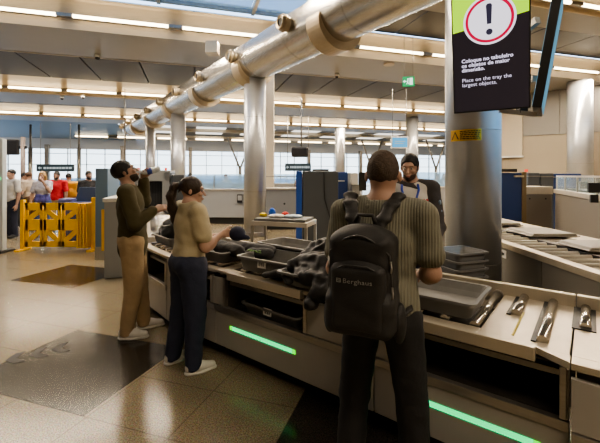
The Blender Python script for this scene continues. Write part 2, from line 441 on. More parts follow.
l = bpy.data.lights.new('added_cool_light','AREA'); l.size = .6; l.spread = R(24); l.energy = 22; l.color = (.12,.55,1.0); o = bpy.data.objects.new('added_cool_light', l); COL.objects.link(o); o.location = (5.6,2.6,5.2)  # added blue light without a fixture, tints the big column's right side
o.rotation_euler = (V((2.3,4.5,2.3))-V((5.6,2.6,5.2))).to_track_quat('-Z','Y').to_euler()
# up-light for the coves (the tubes' own glow)
# ---- the big steel duct
UD = V((-.568,.823,0)); PN = V((.823,.568,0)); PR = .52; PZ = EYE+3.08; Pp = 4.676
def pipe_pt(Y):  # point on the axis at depth Y
    x = (Pp-Y*.568)/.823; return V((x, Y, PZ))
DUCTM = mat('duct sheet steel', (.56,.54,.51), .27, .9, .10, 5, .04, 120, stretch=(1,1,6))
BRASS = mat('duct saddle bronze', (.45,.37,.26), .4, .6, .05, 10)
du = thing('ventilation_duct', 'long thick polished steel ventilation duct running overhead into the distance', 'ventilation duct', pipe_pt(10), 0)
base = pipe_pt(10)
q = MB(); 
ys = [-2]+[2+1.55*i for i in range(15)]+[24.6]
for i in range(len(ys)-1):
    a = pipe_pt(ys[i])-base; b = pipe_pt(ys[i+1])-base
    q.cyl(a, b-UD*.01, PR, n=48, caps=(i == len(ys)-2)); q.cyl(b-UD*.03, b+UD*.03, PR+.006, n=48, caps=False)
q.build('duct_tube', DUCTM, du)
for Y in (7.25, 10.1, 13.1, 16.1, 19.1, 22.1):
    q = MB(); c = pipe_pt(Y)-base; n = 24; vs = []
    for i in range(n+1):
        th = R(188+164*i/n); e_ = PN*math.cos(th)+V((0,0,math.sin(th))); ro = PR+.02+.15*math.sin(math.pi*i/n)**.8
        for sg_, rr_ in ((-1,PR-.01),(-1,ro),(1,ro),(1,PR-.01)): vs.append(c+UD*.2*sg_+e_*rr_)
    q.add(vs, [(4*i+k_, 4*i+(k_+1)%4, 4*i+4+(k_+1)%4, 4*i+4+k_) for i in range(n) for k_ in range(4)]+[(0,1,2,3),(4*n+3,4*n+2,4*n+1,4*n)]); q.build('saddle', BRASS, du)
nz = [7.7,9.85,11.9,14.0,16.0,18.0,20.0,22.0,23.9]
for Y in nz:
    c = V(((4.676-PR-Y*.568)/.823, Y, PZ+.06))-base+PN*.06; q = MB(); q.cyl(c, c-PN*.26, .15, .14, n=24, caps=False); 
    q.cyl(c-PN*.26, c-PN*.24, .14, .09, n=24, caps=False)
    q.cyl(c-PN*.12, c-PN*.2, .175, .175, n=24); n_ = q.build('air_nozzle', BRASS, du)
    q = MB(); q.cyl(c-PN*.22, c-PN*.23, .09, n=20); q.build('nozzle_opening', DARK, n_)
q = MB(); c = W(212,46,12.2)-base; c = V((c.x,c.y,c.z)); q.box(c.x-.2,c.x+.2,c.y-.1,c.y+.3,c.z-.25,c.z+.15); q.build('bracket', BRASS, du, .02)
# ---- columns
def column(px, Y, r, ztop, label, m=STEEL, joints=(1.2, 3.2)):
    t = thing('round_column', label, 'column', (X_at(px,Y), Y, 0)); t['kind'] = 'thing'
    q = MB(); q.cyl((0,0,0), (0,0,ztop), r, n=56); q.build('shaft', m, t)
    q = MB()
    for z in joints: q.cyl((0,0,z), (0,0,z+.008), r+.002, n=56, caps=False)
    q.build('seam', STEELD, t); q = MB(); q.cyl((0,0,0), (0,0,.12), r+.015, n=48); q.build('base_collar', STEELD, t, .005)
    return t
COLM = mat('column steel', (.50,.51,.53), .33, .6, .05, 5, .02, 100)
cA = column(472.5, 4.5, .312, 6.4, 'thick steel column behind the bench with yellow warning sticker, nearest the camera', COLM, (.62, 2.17, 3.5))
cB = column(255, 10.1, .30, 4.25, 'steel column in mid hall under the duct behind the tray trolley', COLM)
cC = column(178, 16, .31, 4.25, 'steel column under the duct behind the left man and X-ray machine', COLM)
cD = column(150.5, 19.5, .25, 4.25, 'farthest and thinnest steel column under the far end of the duct', COLM)
cE = column(340, 35, .48, z0+4.44, 'distant steel column above the dark grey body scanner', COLM)
cF = column(412, 29, .46, z0+4.52, 'distant steel column behind the staff member in the white vest', COLM)
cG = column(580, 18.2, .53, z0+4.6, 'steel column at far right in front of the beige wall', COLM, (2.2, 4.2))
# yellow warning sticker round the big column
st = MB(); s2 = MB(); s3 = MB()
def arc(mb_, r, a0, a1, za, zb, n=10):
    vs = []
    for i in range(n+1):
        a = a0+(a1-a0)*i/n
        for z in (za, zb): vs.append((r*math.cos(a), r*math.sin(a), z))
    mb_.add(vs, [(2*i, 2*i+2, 2*i+3, 2*i+1) for i in range(n)], True)
zc = Z_at(134.5, 4.2); aa = R(-90)-R(30)+R(-20)
arc(st, .3145, R(-163), R(-98), zc-.066, zc+.066)
o = st.build('warning_sticker', mat('sticker yellow', (.72,.42,.02), .5), cA)
for j, z in enumerate((.045,.025,.005,-.018,-.040)):
    x = 0
    a = R(-140)
    while a < R(-101):
        L = R(rng.uniform(3,7)); arc(s2, .3160, a, min(a+L, R(-100)), zc+z-.0065, zc+z+.0045, 3); a += L+R(1.3)
s2.build('sticker_print', mat('sticker black', (.04,.03,.01), .6), o)
s4 = MB(); am = R(-151)
def cp(a, z, r=.3162): return (r*math.cos(a), r*math.sin(a), zc+z)
s4.add([cp(am-R(9),-.045), cp(am+R(9),-.045), cp(am,.05)], [(0,1,2)]); s4.build('warning_triangle', MATS['sticker black'], o)
s4 = MB(); s4.add([cp(am-R(5.5),-.036,.3172), cp(am+R(5.5),-.036,.3172), cp(am,.028,.3172)], [(0,1,2)]); s4.build('triangle_face', MATS['sticker yellow'], o)
# square cream pillar
q = MB(); q.box(-.16,.16,-.16,.16,0,6.1); o = q.build('square_pillar', CREAM, None, .01, loc=(X_at(269.5,13),13,0)); o['kind'] = 'thing'
tag(o, 'narrow square cream pillar just right of the mid hall steel column', 'pillar')
# dark pendant cameras on the ceiling
def dome(px, py, d_z, label):
    Y = (d_z-EYE)*F0/(HZ-py); p = W(px,py,Y)
    t = thing('dome_camera', label, 'camera', (p.x,p.y,p.z)); q = MB(); q.cyl((0,0,-.02),(0,0,.12),.10,n=20); q.build('mount', WHITE, t)
    q = MB(); q.sphere((0,0,-.03),.085); q.build('dome', BLACKM, t)
dome(97.5,57,z0+4.5,'black dome camera under the first pale beam at upper left')
dome(83,97,z0+4.42,'small black dome camera under the second pale beam at left')
dome(337,76,z0+4.5,'black dome camera under the pale beam right of the duct')
dome(62,98,z0+4.42,'left of two small dome cameras under the second pale beam')
# round grille
p = W(389,65,4.55*F0/110); t = thing('ceiling_speaker','round pale ceiling speaker in the grey panel left of the exit sign','speaker',tuple(p)); q = MB(); q.cyl((0,0,0),(0,0,.06),.22,n=24); q.build('grille', CREAM, t)
# exit sign
Y = 13.; p = W(408.5,81.5,Y)
t = thing('exit_sign', 'small green running man exit sign hanging below the ceiling', 'exit sign', tuple(p), R(-8))
q = MB(); q.box(-.2,.2,-.02,.02,-.17,.17); q.build('sign_box', emis('exit green', (.03,.42,.14), 1.0), t)
q = MB(); q.box(.03,.14,-.026,-.021,-.12,.12); q.box(-.165,-.07,-.026,-.021,-.015,.02); q.prism([(-.19,.0),(-.13,.06),(-.13,-.06)], -.026, -.021)
q.sphere((-.02,-.024,.085),.025); q.bar((-.02,-.024,.06),(-.03,-.024,-.02),.035,.01,(0,1,0)); q.bar((-.03,-.024,-.02),(-.07,-.024,-.10),.022,.01,(0,1,0)); q.bar((-.03,-.024,-.02),(.01,-.024,-.10),.022,.01,(0,1,0))
q.build('pictogram', emis('exit white', (.8,1,.85), 1.4), t)
q = MB(); q.cyl((-.15,0,.17),(-.15,0,1.6),.008,n=6); q.cyl((.15,0,.17),(.15,0,1.6),.008,n=6); q.build('hanger', STEELD, t)
# ================================================================== the screening benches
P1 = V((-.419,3.1,0)); EV = V((.786,-.618,0)); NV = V((.618,.786,0)); RZ1 = math.atan2(-.618,.786)
def ML(s, n, z=0): return P1+EV*s+NV*n+V((0,0,z))
LEDG = emis('green light strip', (.0,.95,.26), 1.35)
LEDE = emis('green light end', (.10,1,.03), 1.2)
PLATE = mat('worktop steel', (.56,.50,.40), .36, .45, .10, 7, .03, 60)
RAILM = mat('front rail alloy', (.58,.52,.42), .34, .5, .05, 9)
TOP = .78; DEP = .86
def bench(t, s0, s1, op=None, proud=0., led=None, rollers=(), bed=None, guard=True, shelf=True):
    """one bench module in its own frame: x along the bench, y away from the passengers"""
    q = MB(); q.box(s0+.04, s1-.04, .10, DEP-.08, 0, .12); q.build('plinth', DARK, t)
    f0 = -proud
    q = MB(); q.box(s0, s1-.004, f0, f0+.03, .115, .42); q.build('lower_panel', TAUPE, t, .004)
    q = MB(); q.box(s0, s1-.004, f0-.012, f0+.03, .424, .475); q.build('ledge', STEEL, t, .004)
    q = MB()
    if op:
        for x0, x1 in ((s0, op[0]), (op[1], s1-.004)):
            q = MB(); q.box(x0, x1, f0, f0+.03, .478, TOP-.06); q.build('side_panel', TAUPE, t, .004)
        for x0 in (op[0]-.03, op[1]):
            q = MB(); q.box(x0, x0+.03, f0-.008, f0+.03, .478, TOP-.05); q.build('frame_post', STEEL, t, .003)
        q = MB(); a, b = op
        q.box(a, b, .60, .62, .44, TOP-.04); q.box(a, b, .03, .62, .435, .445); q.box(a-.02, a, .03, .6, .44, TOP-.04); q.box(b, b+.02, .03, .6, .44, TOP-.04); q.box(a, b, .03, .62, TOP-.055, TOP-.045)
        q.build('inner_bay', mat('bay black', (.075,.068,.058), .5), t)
        q = MB(); q.box(a, b, .05, .09, TOP-.12, TOP-.09); q.build('bay_cross_rail', STEELD, t)
    else:
        q.box(s0, s1-.004, f0, f0+.03, .478, TOP-.06); q.build('side_panel', TAUPE, t, .004)
    q = MB(); q.box(s0, s1-.004, DEP-.03, DEP, .12, TOP); q.build('rear_panel', TAUPE, t)
    q = MB()
    if bed:
        b0, b1 = bed
        if b0 > s0+.01: q.box(s0, b0, 0, DEP-.03, TOP-.015, TOP+.012)
        if b1 < s1-.01: q.box(b1, s1-.004, 0, DEP-.03, TOP-.015, TOP+.012)
        q.box(b0, b1, .09, DEP-.03, TOP-.07, TOP-.055)
        q.box(b0, b1, .0, .09, TOP-.02, TOP+.01)
    else: q.box(s0, s1-.004, 0, DEP-.03, TOP-.015, TOP+.012)
    q.build('worktop', PLATE, t, .003)
    if guard:
        q = MB(); q.box(s0, s1-.002, DEP-.05, DEP, TOP-.02, TOP+.09); q.build('rear_guard', PLATE, t, .006)
    if led:
        q = MB(); q.box(led[0]+.03, led[1]-.03, f0-.004, f0+.01, .292, .325); l = q.build('light_strip', LEDG, t)
        for x0 in (led[0], led[1]-.03):
            q = MB(); q.box(x0, x0+.03, f0-.004, f0+.01, .292, .325); q.build('light_end', LEDE, l)
    for s, n0, n1 in rollers:
        q = MB(); q.cyl((s,n0,TOP+.008), (s,n1,TOP+.008), .026, n=18); rl = q.build('roller', CHROME, t)
        q = MB(); q.cyl((s,n1-.01,TOP+.008), (s,n1+.02,TOP+.008), .034, n=18); q.build('bearing', STEELD, rl)
# middle module, with the tray shelf between the woman and the front man
m1 = thing('screening_bench', 'screening bench module with open tray shelf and green strip between woman and backpack man', 'bench', tuple(P1), RZ1)
bench(m1, -.44, 1.14, (-.31,.565), led=(-.25,.49), bed=(-.30,1.14), rollers=[(-.2+.165*i,.10,.80) for i in range(8)])
q = MB(); q.box(-.26, .56, -.035, .02, TOP-.05, TOP+.018); q.build('front_rail', RAILM, m1, .005)
m2 = thing('screening_bench', 'screening bench module right of the backpack man with empty dark bay and longer green strip', 'bench', tuple(P1), RZ1)
bench(m2, 1.144, 2.17, (1.25,2.125), led=(1.31,2.05), bed=(1.144,1.76), rollers=[(1.225+.165*i,.10,.80) for i in range(4)])
q = MB(); q.box(1.2, 2.03, -.035, .02, TOP-.05, TOP+.018); q.build('front_rail', RAILM, m2, .005)
for s, n0, n1 in ((1.885,.42,.80), (2.05,.08,.80)):
    q = MB(); q.cyl((s,n0,TOP+.022), (s,n1,TOP+.022), .027, n=18); rl = q.build('roller', CHROME, m2)
    q = MB(); q.box(s-.05, s-.028, n0-.02, n1, TOP+.012, TOP+.02); q.build('roller_slot', DARK, rl)
# yellow scuffed edge line on the plate
q = MB(); q.box(1.91, 1.922, .08, .50, TOP+.012, TOP+.0145); q.build('edge_line', mat('scuffed yellow line', (.45,.38,.06), .5), m2)
# end module at the right, standing proud of the others
m3 = thing('screening_bench', 'closed screening bench module at the bottom right corner of the photo', 'bench', tuple(P1), RZ1)
bench(m3, 2.174, 3.6, None, proud=.085, rollers=[])
q = MB(); q.prism([(2.174,0),(2.174,-.09),(3.6,-.09),(3.6,0)], TOP-.02, TOP+.0125, 'z'); q.build('worktop_lip', PLATE, m3, .003)
q = MB(); q.prism([(2.03,0),(2.17,-.088),(2.17,0)], TOP-.02, TOP+.0125, 'z'); q.build('worktop_lip', PLATE, m2)
for s, n0, n1 in ((2.22,.42,.80), (2.39,.03,.25), (2.6,.58,.80), (2.8,.03,.33)):
    q = MB(); q.cyl((s,n0,TOP+.02), (s,n1,TOP+.02), .027, n=18); rl = q.build('roller', CHROME, m3)
    q = MB(); q.box(s-.06, s+.05, n0-.03, min(n1+.03,.805), TOP+.012, TOP+.018); q.build('roller_slot', DARK, rl)
# left module, turned away from the others
P2 = ML(-.444,0); P2 = V((-1.30,3.79,0)); E2 = V((.65,-.76,0)).normalized(); RZ2 = math.atan2(E2.y,E2.x); N2 = V((-E2.y,E2.x,0))
# straight piece between the middle module and the turned one
m4 = thing('screening_bench', 'screening bench module just behind the woman with a dark open bay', 'bench', tuple(P1), RZ1)
bench(m4, -1.12, -.444, (-1.05,-.52), bed=(-1.12,-.444), rollers=[(-1.04+.165*i,.10,.80) for i in range(4)])
m0 = thing('screening_bench', 'farthest screening bench module, turned, behind the legs of the man in khakis', 'bench', tuple(P2), RZ2)
bench(m0, -1.02, -.18, (-.84,-.22), bed=(-1.02,-.18), rollers=[(-.95+.165*i,.10,.80) for i in range(5)])
q = MB(); q.prism([(-1.02,0),(-1.12,.10),(-1.12,.80),(-1.02,DEP)], .115, TOP, 'z'); q.build('end_cap', TAUPE, m0, .01)
q = MB(); q.prism([(-.178,.002),(-.005,.002),(-.178,DEP-.03)], TOP-.015, TOP+.012, 'z'); q.build('corner_plate', PLATE, m0)
q = MB(); q.prism([(-.178,.004),(-.008,.004),(-.178,DEP-.05)], .115, TOP-.02, 'z'); q.build('corner_cabinet', TAUPE, m0)
# ---- grey trays
def tray_mesh(t, L=.60, Wd=.42, H=.125, th=.012):
    def ring(l, w, z, r=.045, n=5):
        out = []
        for cx, cy, a0 in ((l/2-r,w/2-r,0),(-l/2+r,w/2-r,90),(-l/2+r,-w/2+r,180),(l/2-r,-w/2+r,270)):
            for i in range(n+1):
                a = R(a0+90*i/n); out.append((cx+r*math.cos(a), cy+r*math.sin(a), z))
        return out
    q = MB(); rs = [ring(L-.07,Wd-.07,0), ring(L-.03,Wd-.03,H*.8), ring(L-.03,Wd-.03,H*.82), ring(L+.01,Wd+.01,H*.84), ring(L+.01,Wd+.01,H), ring(L-.035,Wd-.035,H)]
    n = len(rs[0]); vs = [p for r_ in rs for p in r_]; fs = [(i*n+k, i*n+(k+1) % n, (i+1)*n+(k+1) % n, (i+1)*n+k) for i in range(len(rs)-1) for k in range(n)]
    fs.append(tuple(reversed(range(n)))); q.add(vs, fs); q.build('tub', GREYT, t)
    q = MB(); rs = [ring(L-.035,Wd-.035,H), ring(L-.06,Wd-.06,H*.5), ring(L-.09,Wd-.09,.016)]; n = len(rs[0]); vs = [p for r_ in rs for p in r_]
    fs = [(i*n+k, (i+1)*n+k, (i+1)*n+(k+1) % n, i*n+(k+1) % n)[::-1] for i in range(len(rs)-1) for k in range(n)]; fs.append(tuple(2*n+k for k in range(n)))
    q.add(vs, fs); q.build('lining', GREYT2, t)
def tray(label, loc, rz, group=None, L=.60, Wd=.42, H=.125, sticker=True, tilt=(0,0)):
    t = thing('security_tray', label, 'tray', loc, rz, group); t.rotation_euler = (tilt[0], tilt[1], rz)
    tray_mesh(t, L, Wd, H)
    if sticker:
        q = MB(); q.box(-.045, .045, -Wd/2+.002, -Wd/2+.006, H*.22, H*.8); s = q.build('sticker', WHITE, t); s.rotation_euler = (R(-7),0,0); s.location = (0,-.006,0)
        q = MB(); 
        for i in range(6): q.box(-.035+.011*i, -.035+.011*i+.004+.003*(i%2), -Wd/2+.0005, -Wd/2+.002, H*.35, H*.7)
        q.build('sticker_print', BLACKM, s)
    return t
RT = TOP+.034
p = ML(.06,.27,RT); tray('empty grey plastic tray with white sticker right of the woman', tuple(p), RZ1+R(3))
p = ML(-.10,.68,RT+.06); tray('rear grey plastic tray lying beyond the empty one, by the steel column', tuple(p), RZ1-R(2), L=.62, Wd=.40, H=.10, sticker=False, tilt=(R(0),0))
p = ML(.58,.16,RT); tray('grey plastic tray holding the black puffer jacket', tuple(p), RZ1+R(2), L=.5, H=.10, sticker=False)
p = ML(1.40,.30,RT); tray('deep empty grey tray right of the backpack man', tuple(p), RZ1, L=.66, Wd=.46, H=.10, sticker=False)
p = ML(.16,.26,.446); tray('grey tray on the open shelf beneath the benchtop', tuple(p), RZ1-R(1), L=.66, Wd=.44, H=.10)
p = ML(-.74,.30,RT); tray('dark grey tray in front of the woman under the rolled jacket', tuple(p), RZ1, L=.56, Wd=.42, H=.10, sticker=False)
p = P2+E2*-.76+N2*.36+V((0,0,RT)); tray('dark tray under the black backpack, between the two standing travellers', tuple(p), RZ2, L=.60, Wd=.44, H=.10, sticker=False)
p = ML(-.74,.28,.446); tray('tray on the shelf inside the bay behind the woman', tuple(p), RZ1, L=.46, Wd=.40, H=.10, sticker=False)
# ---- puffer jacket heaped on the tray and hanging over the bench edge
PUF = mat('black quilted nylon', (.016,.015,.015), .55, 0, .1, 30, .25, 25)
def Lr(s, n, z): p = ML(s,n,z); return (p.x,p.y,p.z)
j = SDF(.009, .02)
def quilt(pts, rs, step=.075, k=.055):
    pts = [np.array(p) for p in pts]; seg = []
    for i in range(len(pts)-1):
        L = np.linalg.norm(pts[i+1]-pts[i]); n = max(1, int(round(L/step)))
        for q_ in range(n): t = q_/n; seg.append((pts[i]+(pts[i+1]-pts[i])*t, rs[i]+(rs[i+1]-rs[i])*t, (pts[i+1]-pts[i])/L))
    for c, r, d in seg:
        e = np.array([0,0,1.]) if abs(d[2]) < .8 else np.array([1.,0,0]); u = np.cross(d,e); u /= np.linalg.norm(u); w_ = np.cross(d,u)
        j.ell(c, (step*.72, r, r*.85), rot=np.stack([d,u,w_],1), k=k)
j.ell(Lr(.60,.28,.93), (.25,.17,.10))
quilt([Lr(.32,.30,.90), Lr(.44,.34,1.01), Lr(.60,.34,1.06), Lr(.78,.30,1.05), Lr(.95,.24,1.0)], [.08,.11,.12,.12,.09])
quilt([Lr(.38,.12,.92), Lr(.52,.12,.97), Lr(.68,.12,.99), Lr(.84,.10,.96)], [.07,.085,.09,.07])
quilt([Lr(.52,.02,.89), Lr(.66,.0,.90), Lr(.82,-.02,.90)], [.06,.075,.07])
quilt([Lr(.86,.02,.90), Lr(.76,-.07,.83), Lr(.70,-.09,.75), Lr(.66,-.10,.69)], [.07,.068,.062,.05])
quilt([Lr(.40,.42,.90), Lr(.56,.46,.96), Lr(.74,.44,.98)], [.06,.08,.08])
jk = j.mesh('puffer_jacket', PUF, wob=.006, wobs=19); tag(jk, 'crumpled black quilted puffer jacket heaped beside the backpack man', 'jacket')
# dark scarf / second garment trailing into the tray edge
j2 = SDF(.008,.02); 
for a, b, r in (((.20,-.02,.85),(.30,.02,.875),.03), ((.30,.02,.875),(.40,.0,.88),.035), ((.22,.04,.84),(.36,.08,.87),.03), ((.40,.0,.88),(.47,-.05,.85),.028)): j2.cap(Lr(*a), Lr(*b), r, flat=(1,1,.8))
o = j2.mesh('crumpled_scarf', mat('dark knit', (.03,.029,.028), .8, 0, .1, 40, .3, 90), wob=.002, wobs=30); tag(o, 'small dark crumpled scarf at the tray edge left of the jacket', 'scarf')
# rolled dark jacket and navy pillow in front of the woman
j3 = SDF(.009,.03); j3.cap(Lr(-.60,.36,.93), Lr(-.16,.42,.93), .075, .06, flat=(1,1,.8)); j3.cap(Lr(-.72,.28,.92), Lr(-.40,.24,.92), .07, .06); j3.cap(Lr(-.3,.3,.9), Lr(-.1,.34,.92), .05)
o = j3.mesh('rolled_jacket', mat('charcoal cloth', (.035,.035,.038), .75, 0, .1, 30, .3, 70), wob=.003, wobs=22); tag(o, 'rolled charcoal jacket lying on the tray by the navy pillow', 'jacket')
q = MB()
for i in range(9):
    c = V(Lr(-.24+.02*i*.9, .22+.01*math.sin(i*2), .955+.006*math.sin(i*3))); q.sphere(c, (.014,.012,.007), 8, 5)
o = q.build('green_cord', mat('green cord', (.10,.20,.05), .7)); tag(o, 'small bit of green cord on the rolled jacket', 'cord')
# black backpack between man and woman
bk = thing('travel_backpack', 'black backpack lying on the bench between the khaki man and the woman', 'backpack', tuple(P2+E2*-.76+N2*.34+V((0,0,RT+.02))), RZ2)
j4 = SDF(.01,.03); j4.box((0,0,.13), (.19,.13,.13), .07); j4.ell((0,-.09,.10), (.15,.07,.09)); j4.ell((.02,0,.25), (.15,.10,.05))
j4.mesh('body', mat('black cordura', (.02,.02,.021), .7, 0, .1, 60, .3, 60), bk, wob=.004, wobs=16)
q = MB(); q.tube([(-.08,-.03,.29),(-.04,-.05,.34),(.04,-.05,.34),(.08,-.03,.29)], .009, 8); q.build('carry_loop', BLACKM, bk)
q = MB(); q.tube([(-.15,-.09,.22),(-.08,-.155,.2),(.02,-.165,.2),(.12,-.12,.22)], .005, 6); q.build('zip', STEELD, bk)
q = MB(); q.tube([(-.16,-.06,.24),(-.2,-.12,.16),(-.19,-.14,.07),(-.12,-.15,.03)], .014, 8, flat=.5); q.build('shoulder_strap', BLACKM, bk)
# ---- rear roller conveyor running away on the right
t = thing('roller_conveyor', 'long roller conveyor running away behind the big column at right', 'conveyor', (2.58,3.0,0), 0)
q = MB(); q.box(.06,.95,-.6,4.6,0,.12); q.build('plinth', DARK, t)
for k, (a, b) in enumerate(((-.8,.15),(.15,.95),(.95,1.9),(1.9,3.2),(3.2,4.7))):
    q = MB(); q.box(0,.03,a+.004,b-.004,.10,.73); q.build('side_panel', mat('rear conveyor taupe', (.20,.185,.165), .45), t, .003)
q = MB(); q.box(-.02,.10,-.8,4.7,.73,.80); q.build('front_rail', PLATE, t, .006)
q = MB(); q.box(.10,.96,-.8,4.7,.70,.715); q.build('roller_bed', DARK, t)
q = MB(); q.box(.50,.545,-.8,4.7,.74,.812); q.build('centre_rail', DARK, t, .004)
q = MB(); q.box(.94,1.25,-.8,4.7,.70,.83); q.build('rear_rail', PLATE, t, .006)
for i in range(30):
    y = -.7+.18*i
    q = MB(); q.box(.10,.50,y,y+.085,.76,.795) if False else q.cyl((.10,y,.775),(.94,y,.775),.030,n=12); q.build('roller', mat('pale roller', (.40,.36,.29), .4), t)
q = MB(); q.box(.9,.93,-.8,4.7,.1,.7); q.build('rear_panel', TAUPE, t)
q = MB(); q.box(-.006,0,1.62,1.78,.60,.70); s = q.build('switch_plate', WHITE, t, .004)
q = MB(); q.prism([(1.665,.635),(1.665,.665),(1.705,.665),(1.705,.68),(1.735,.65),(1.705,.62),(1.705,.635)], -.008, -.0062, 'x'); q.build('arrow_mark', BLACKM, s)
# raised clear covers / trays on that conveyor
for i, (x, y, w_, l, lab) in enumerate(((3.40,4.2,.62,.50,'nearest flat grey tray lying on the right hand roller conveyor'),(3.38,5.2,.62,.6,'middle flat grey tray lying on the right hand roller conveyor'),(3.3,6.3,.6,.6,'farthest flat grey tray on the right hand roller conveyor, by the blue panel'))):
    tt = thing('flat_tray', lab, 'tray', (x,y,.832)); q = MB(); q.prism([(-w_/2,0),(w_/2,0),(w_/2-.03,.04),(-w_/2+.03,.04)], -l/2, l/2); q.build('tray_body', mat('flat tray taupe', (.20,.185,.155), .4), tt, .01)
    q = MB(); q.box(-w_/2-.015,w_/2+.015,-l/2-.015,l/2+.015,.0,.012); q.build('rim', STEELD, tt, .003)
# ---- machines on the right: blue panel, grey housings and glass guard
t = thing('screening_partition', 'dark blue partition panel with yellow edge behind the big column', 'partition', (X_at(510,8.5),8.5,0))
q = MB(); q.box(-.27,.25,-.03,.03,.58,1.70); q.build('blue_panel', BLUEP, t, .004)
q = MB(); q.box(.25,.35,-.05,.05,.3,1.72); q.build('end_post', mat('bronze post', (.20,.15,.08), .5), t, .004)
q = MB(); q.box(-.28,.12,-.08,.08,1.72,1.79); q.build('top_box', BLACKM, t, .004)
q = MB(); q.box(.07,.27,-.09,-.03,1.60,1.64); q.build('cream_latch', CREAM, t)
q = MB(); q.box(-.27,.25,-.02,.02,0,.58); q.build('kick_panel', TAUPE, t)
q = MB(); q.cyl((.36,-.02,1.72),(.36,-.02,1.78),.035,n=12); q.build('red_lamp', emis('red lamp', (1,.12,.06), .9), t)
t = thing('machine_housing', 'square grey machine housing with pale top right of the blue panel', 'machine', (5.93,9.2,0))
q = MB(); q.box(-.35,.33,0,.8,0,1.16); q.build('body', mat('housing taupe', (.20,.18,.16), .45), t, .01)
q = MB(); q.box(-.37,.35,-.02,.8,1.17,1.36); q.build('top_band', TAUPEL, t, .01)
q = MB()
for x, z in ((-.22,1.06),(.18,1.06)): q.cyl((x,-.005,z),(x,.01,z),.02,n=10)
q.build('bolt', BLACKM, t)
# long grey machine, receding
a = V((4.6,5.2,0)); b = V((6.2,9.0,0)); dv = (b-a); Lm = dv.length; rz = math.atan2(dv.y,dv.x)
t = thing('scanner_belt_housing', 'long low grey scanner belt housing at far right with glass guard on top', 'machine', tuple(a), rz)
q = MB(); q.box(-1.1,Lm,-.9,0,0,1.20); q.build('body', MATS['housing taupe'], t, .01)
q = MB(); q.box(-1.1,Lm+.02,-.92,.03,1.21,1.31); q.build('top_band', TAUPEL, t, .01)
q = MB(); q.box(-.5,Lm-.6,-.75,-.1,1.312,1.35); q.build('belt', DARK, t)
q = MB(); q.box(.2,Lm-.1,-.03,-.015,1.31,1.62); q.build('glass_guard', glassy('guard glass', (.7,.8,.85), .18), t)
q = MB(); q.bar((.2,-.022,1.62),(Lm-.1,-.022,1.62),.035); 
for x in (.2,1.3,2.4,3.3,Lm-.1): q.bar((x,-.022,1.31),(x,-.022,1.62),.03)
q.build('guard_rail', TAUPEL, t)
q = MB(); q.box(Lm-.62,Lm-.3,-.5,-.35,1.32,1.50); q.build('monitor', BLACKM, t)
q = MB()
t2 = thing('desk_monitor', 'black monitor on the long grey housing at the right edge', 'monitor', tuple(W(594,188,5.6)), R(-15))
q.box(-.08,.10,-.03,.03,-.07,.08); q.build('screen', BLACKM, t2, .006); q = MB(); q.box(-.05,.05,-.02,.02,-.22,-.10); q.build('stand', BLACKM, t2)
# blue and dark seats/cases seen through the guard
for i,(px,py,w_,h,m,lab) in enumerate(((530,177,.35,.34,GREYDK,'left dark case seen behind the glass guard'),(543,177,.4,.3,GREYDK,'second dark case seen behind the glass guard, next to the blue one'),(563,179,.85,.42,BLUEP,'blue case seen behind the glass guard'))):
    p = W(px,py,11.5); t = thing('storage_case', lab, 'case', (p.x,p.y,0)); q = MB(); q.box(-w_/2,w_/2,-.2,.2,0,p.z+h*.4); q.build('body', m, t, .02)
    q = MB(); q.box(-w_/2-.01,w_/2+.01,-.21,.21,p.z+h*.4-.12,p.z+h*.4-.10); q.build('lid_seam', STEELD, t)
# counters with glass beyond
def counter(px0, px1, Y, ztop, zg, label, rz=0., m=None, handle=True, ctrl=None):
    x0, x1 = X_at(px0,Y), X_at(px1,Y); w_ = x1-x0
    t = thing('service_counter', label, 'counter', (x0,Y,0), rz)
    q = MB(); q.box(0,w_,0,.6,.22,ztop-.05); q.build('front_panel', m or GREYM, t, .006)
    q = MB(); q.box(.03,w_-.03,.05,.55,0,.22); q.build('kick', DARK, t)
    q = MB(); q.box(-.02,w_+.02,-.03,.62,ztop-.05,ztop); q.build('countertop', TAUPEL, t, .004)
    if zg:
        n = max(1, int(w_/.9)); q = MB(); q.box(0,w_,.1,.115,ztop,zg); q.build('glass_screen', glassy('counter glass', (.45,.65,.85), .35), t)
        q = MB()
        for i in range(n+1): q.box(i*w_/n-.015,i*w_/n+.015,.09,.13,ztop,zg)
        q.build('glass_post', STEELD, t)
    return t
c = counter(181,246,12.5,1.18,1.62,'pale grey counter with blue tinted glass screen between the two left columns', R(-2))
q = MB(); q.box(1.92,2.1,-.06,0,.72,1.0); s = q.build('control_box', BLACKM, c, .006); q = MB(); q.box(1.94,2.08,-.065,-.06,.8,.97); q.build('display', GREYM, s)
c = counter(264,298,11.2,1.25,0,'short pale grey cabinet right of the mid hall column')
q = MB(); q.cyl((.62,-.02,.78),(.62,0,.78),.03,n=12); q.build('lock', BLACKM, c)
q = MB(); q.bar((.0,.3,1.25),(.0,.3,1.62),.03); q.bar((1.0,.3,1.25),(1.0,.3,1.62),.03); q.bar((0,.3,1.6),(1.0,.3,1.6),.03); q.build('frame', STEELD, c)
counter(405,450,13.0,1.25,1.75,'counter with glass behind the staff member, left of the big column')
counter(60,132,20,1.1,1.5,'distant pale counter with glass beyond the waiting people')
counter(186,330,24,1.1,1.7,'very distant glass fronted counter near the windows')
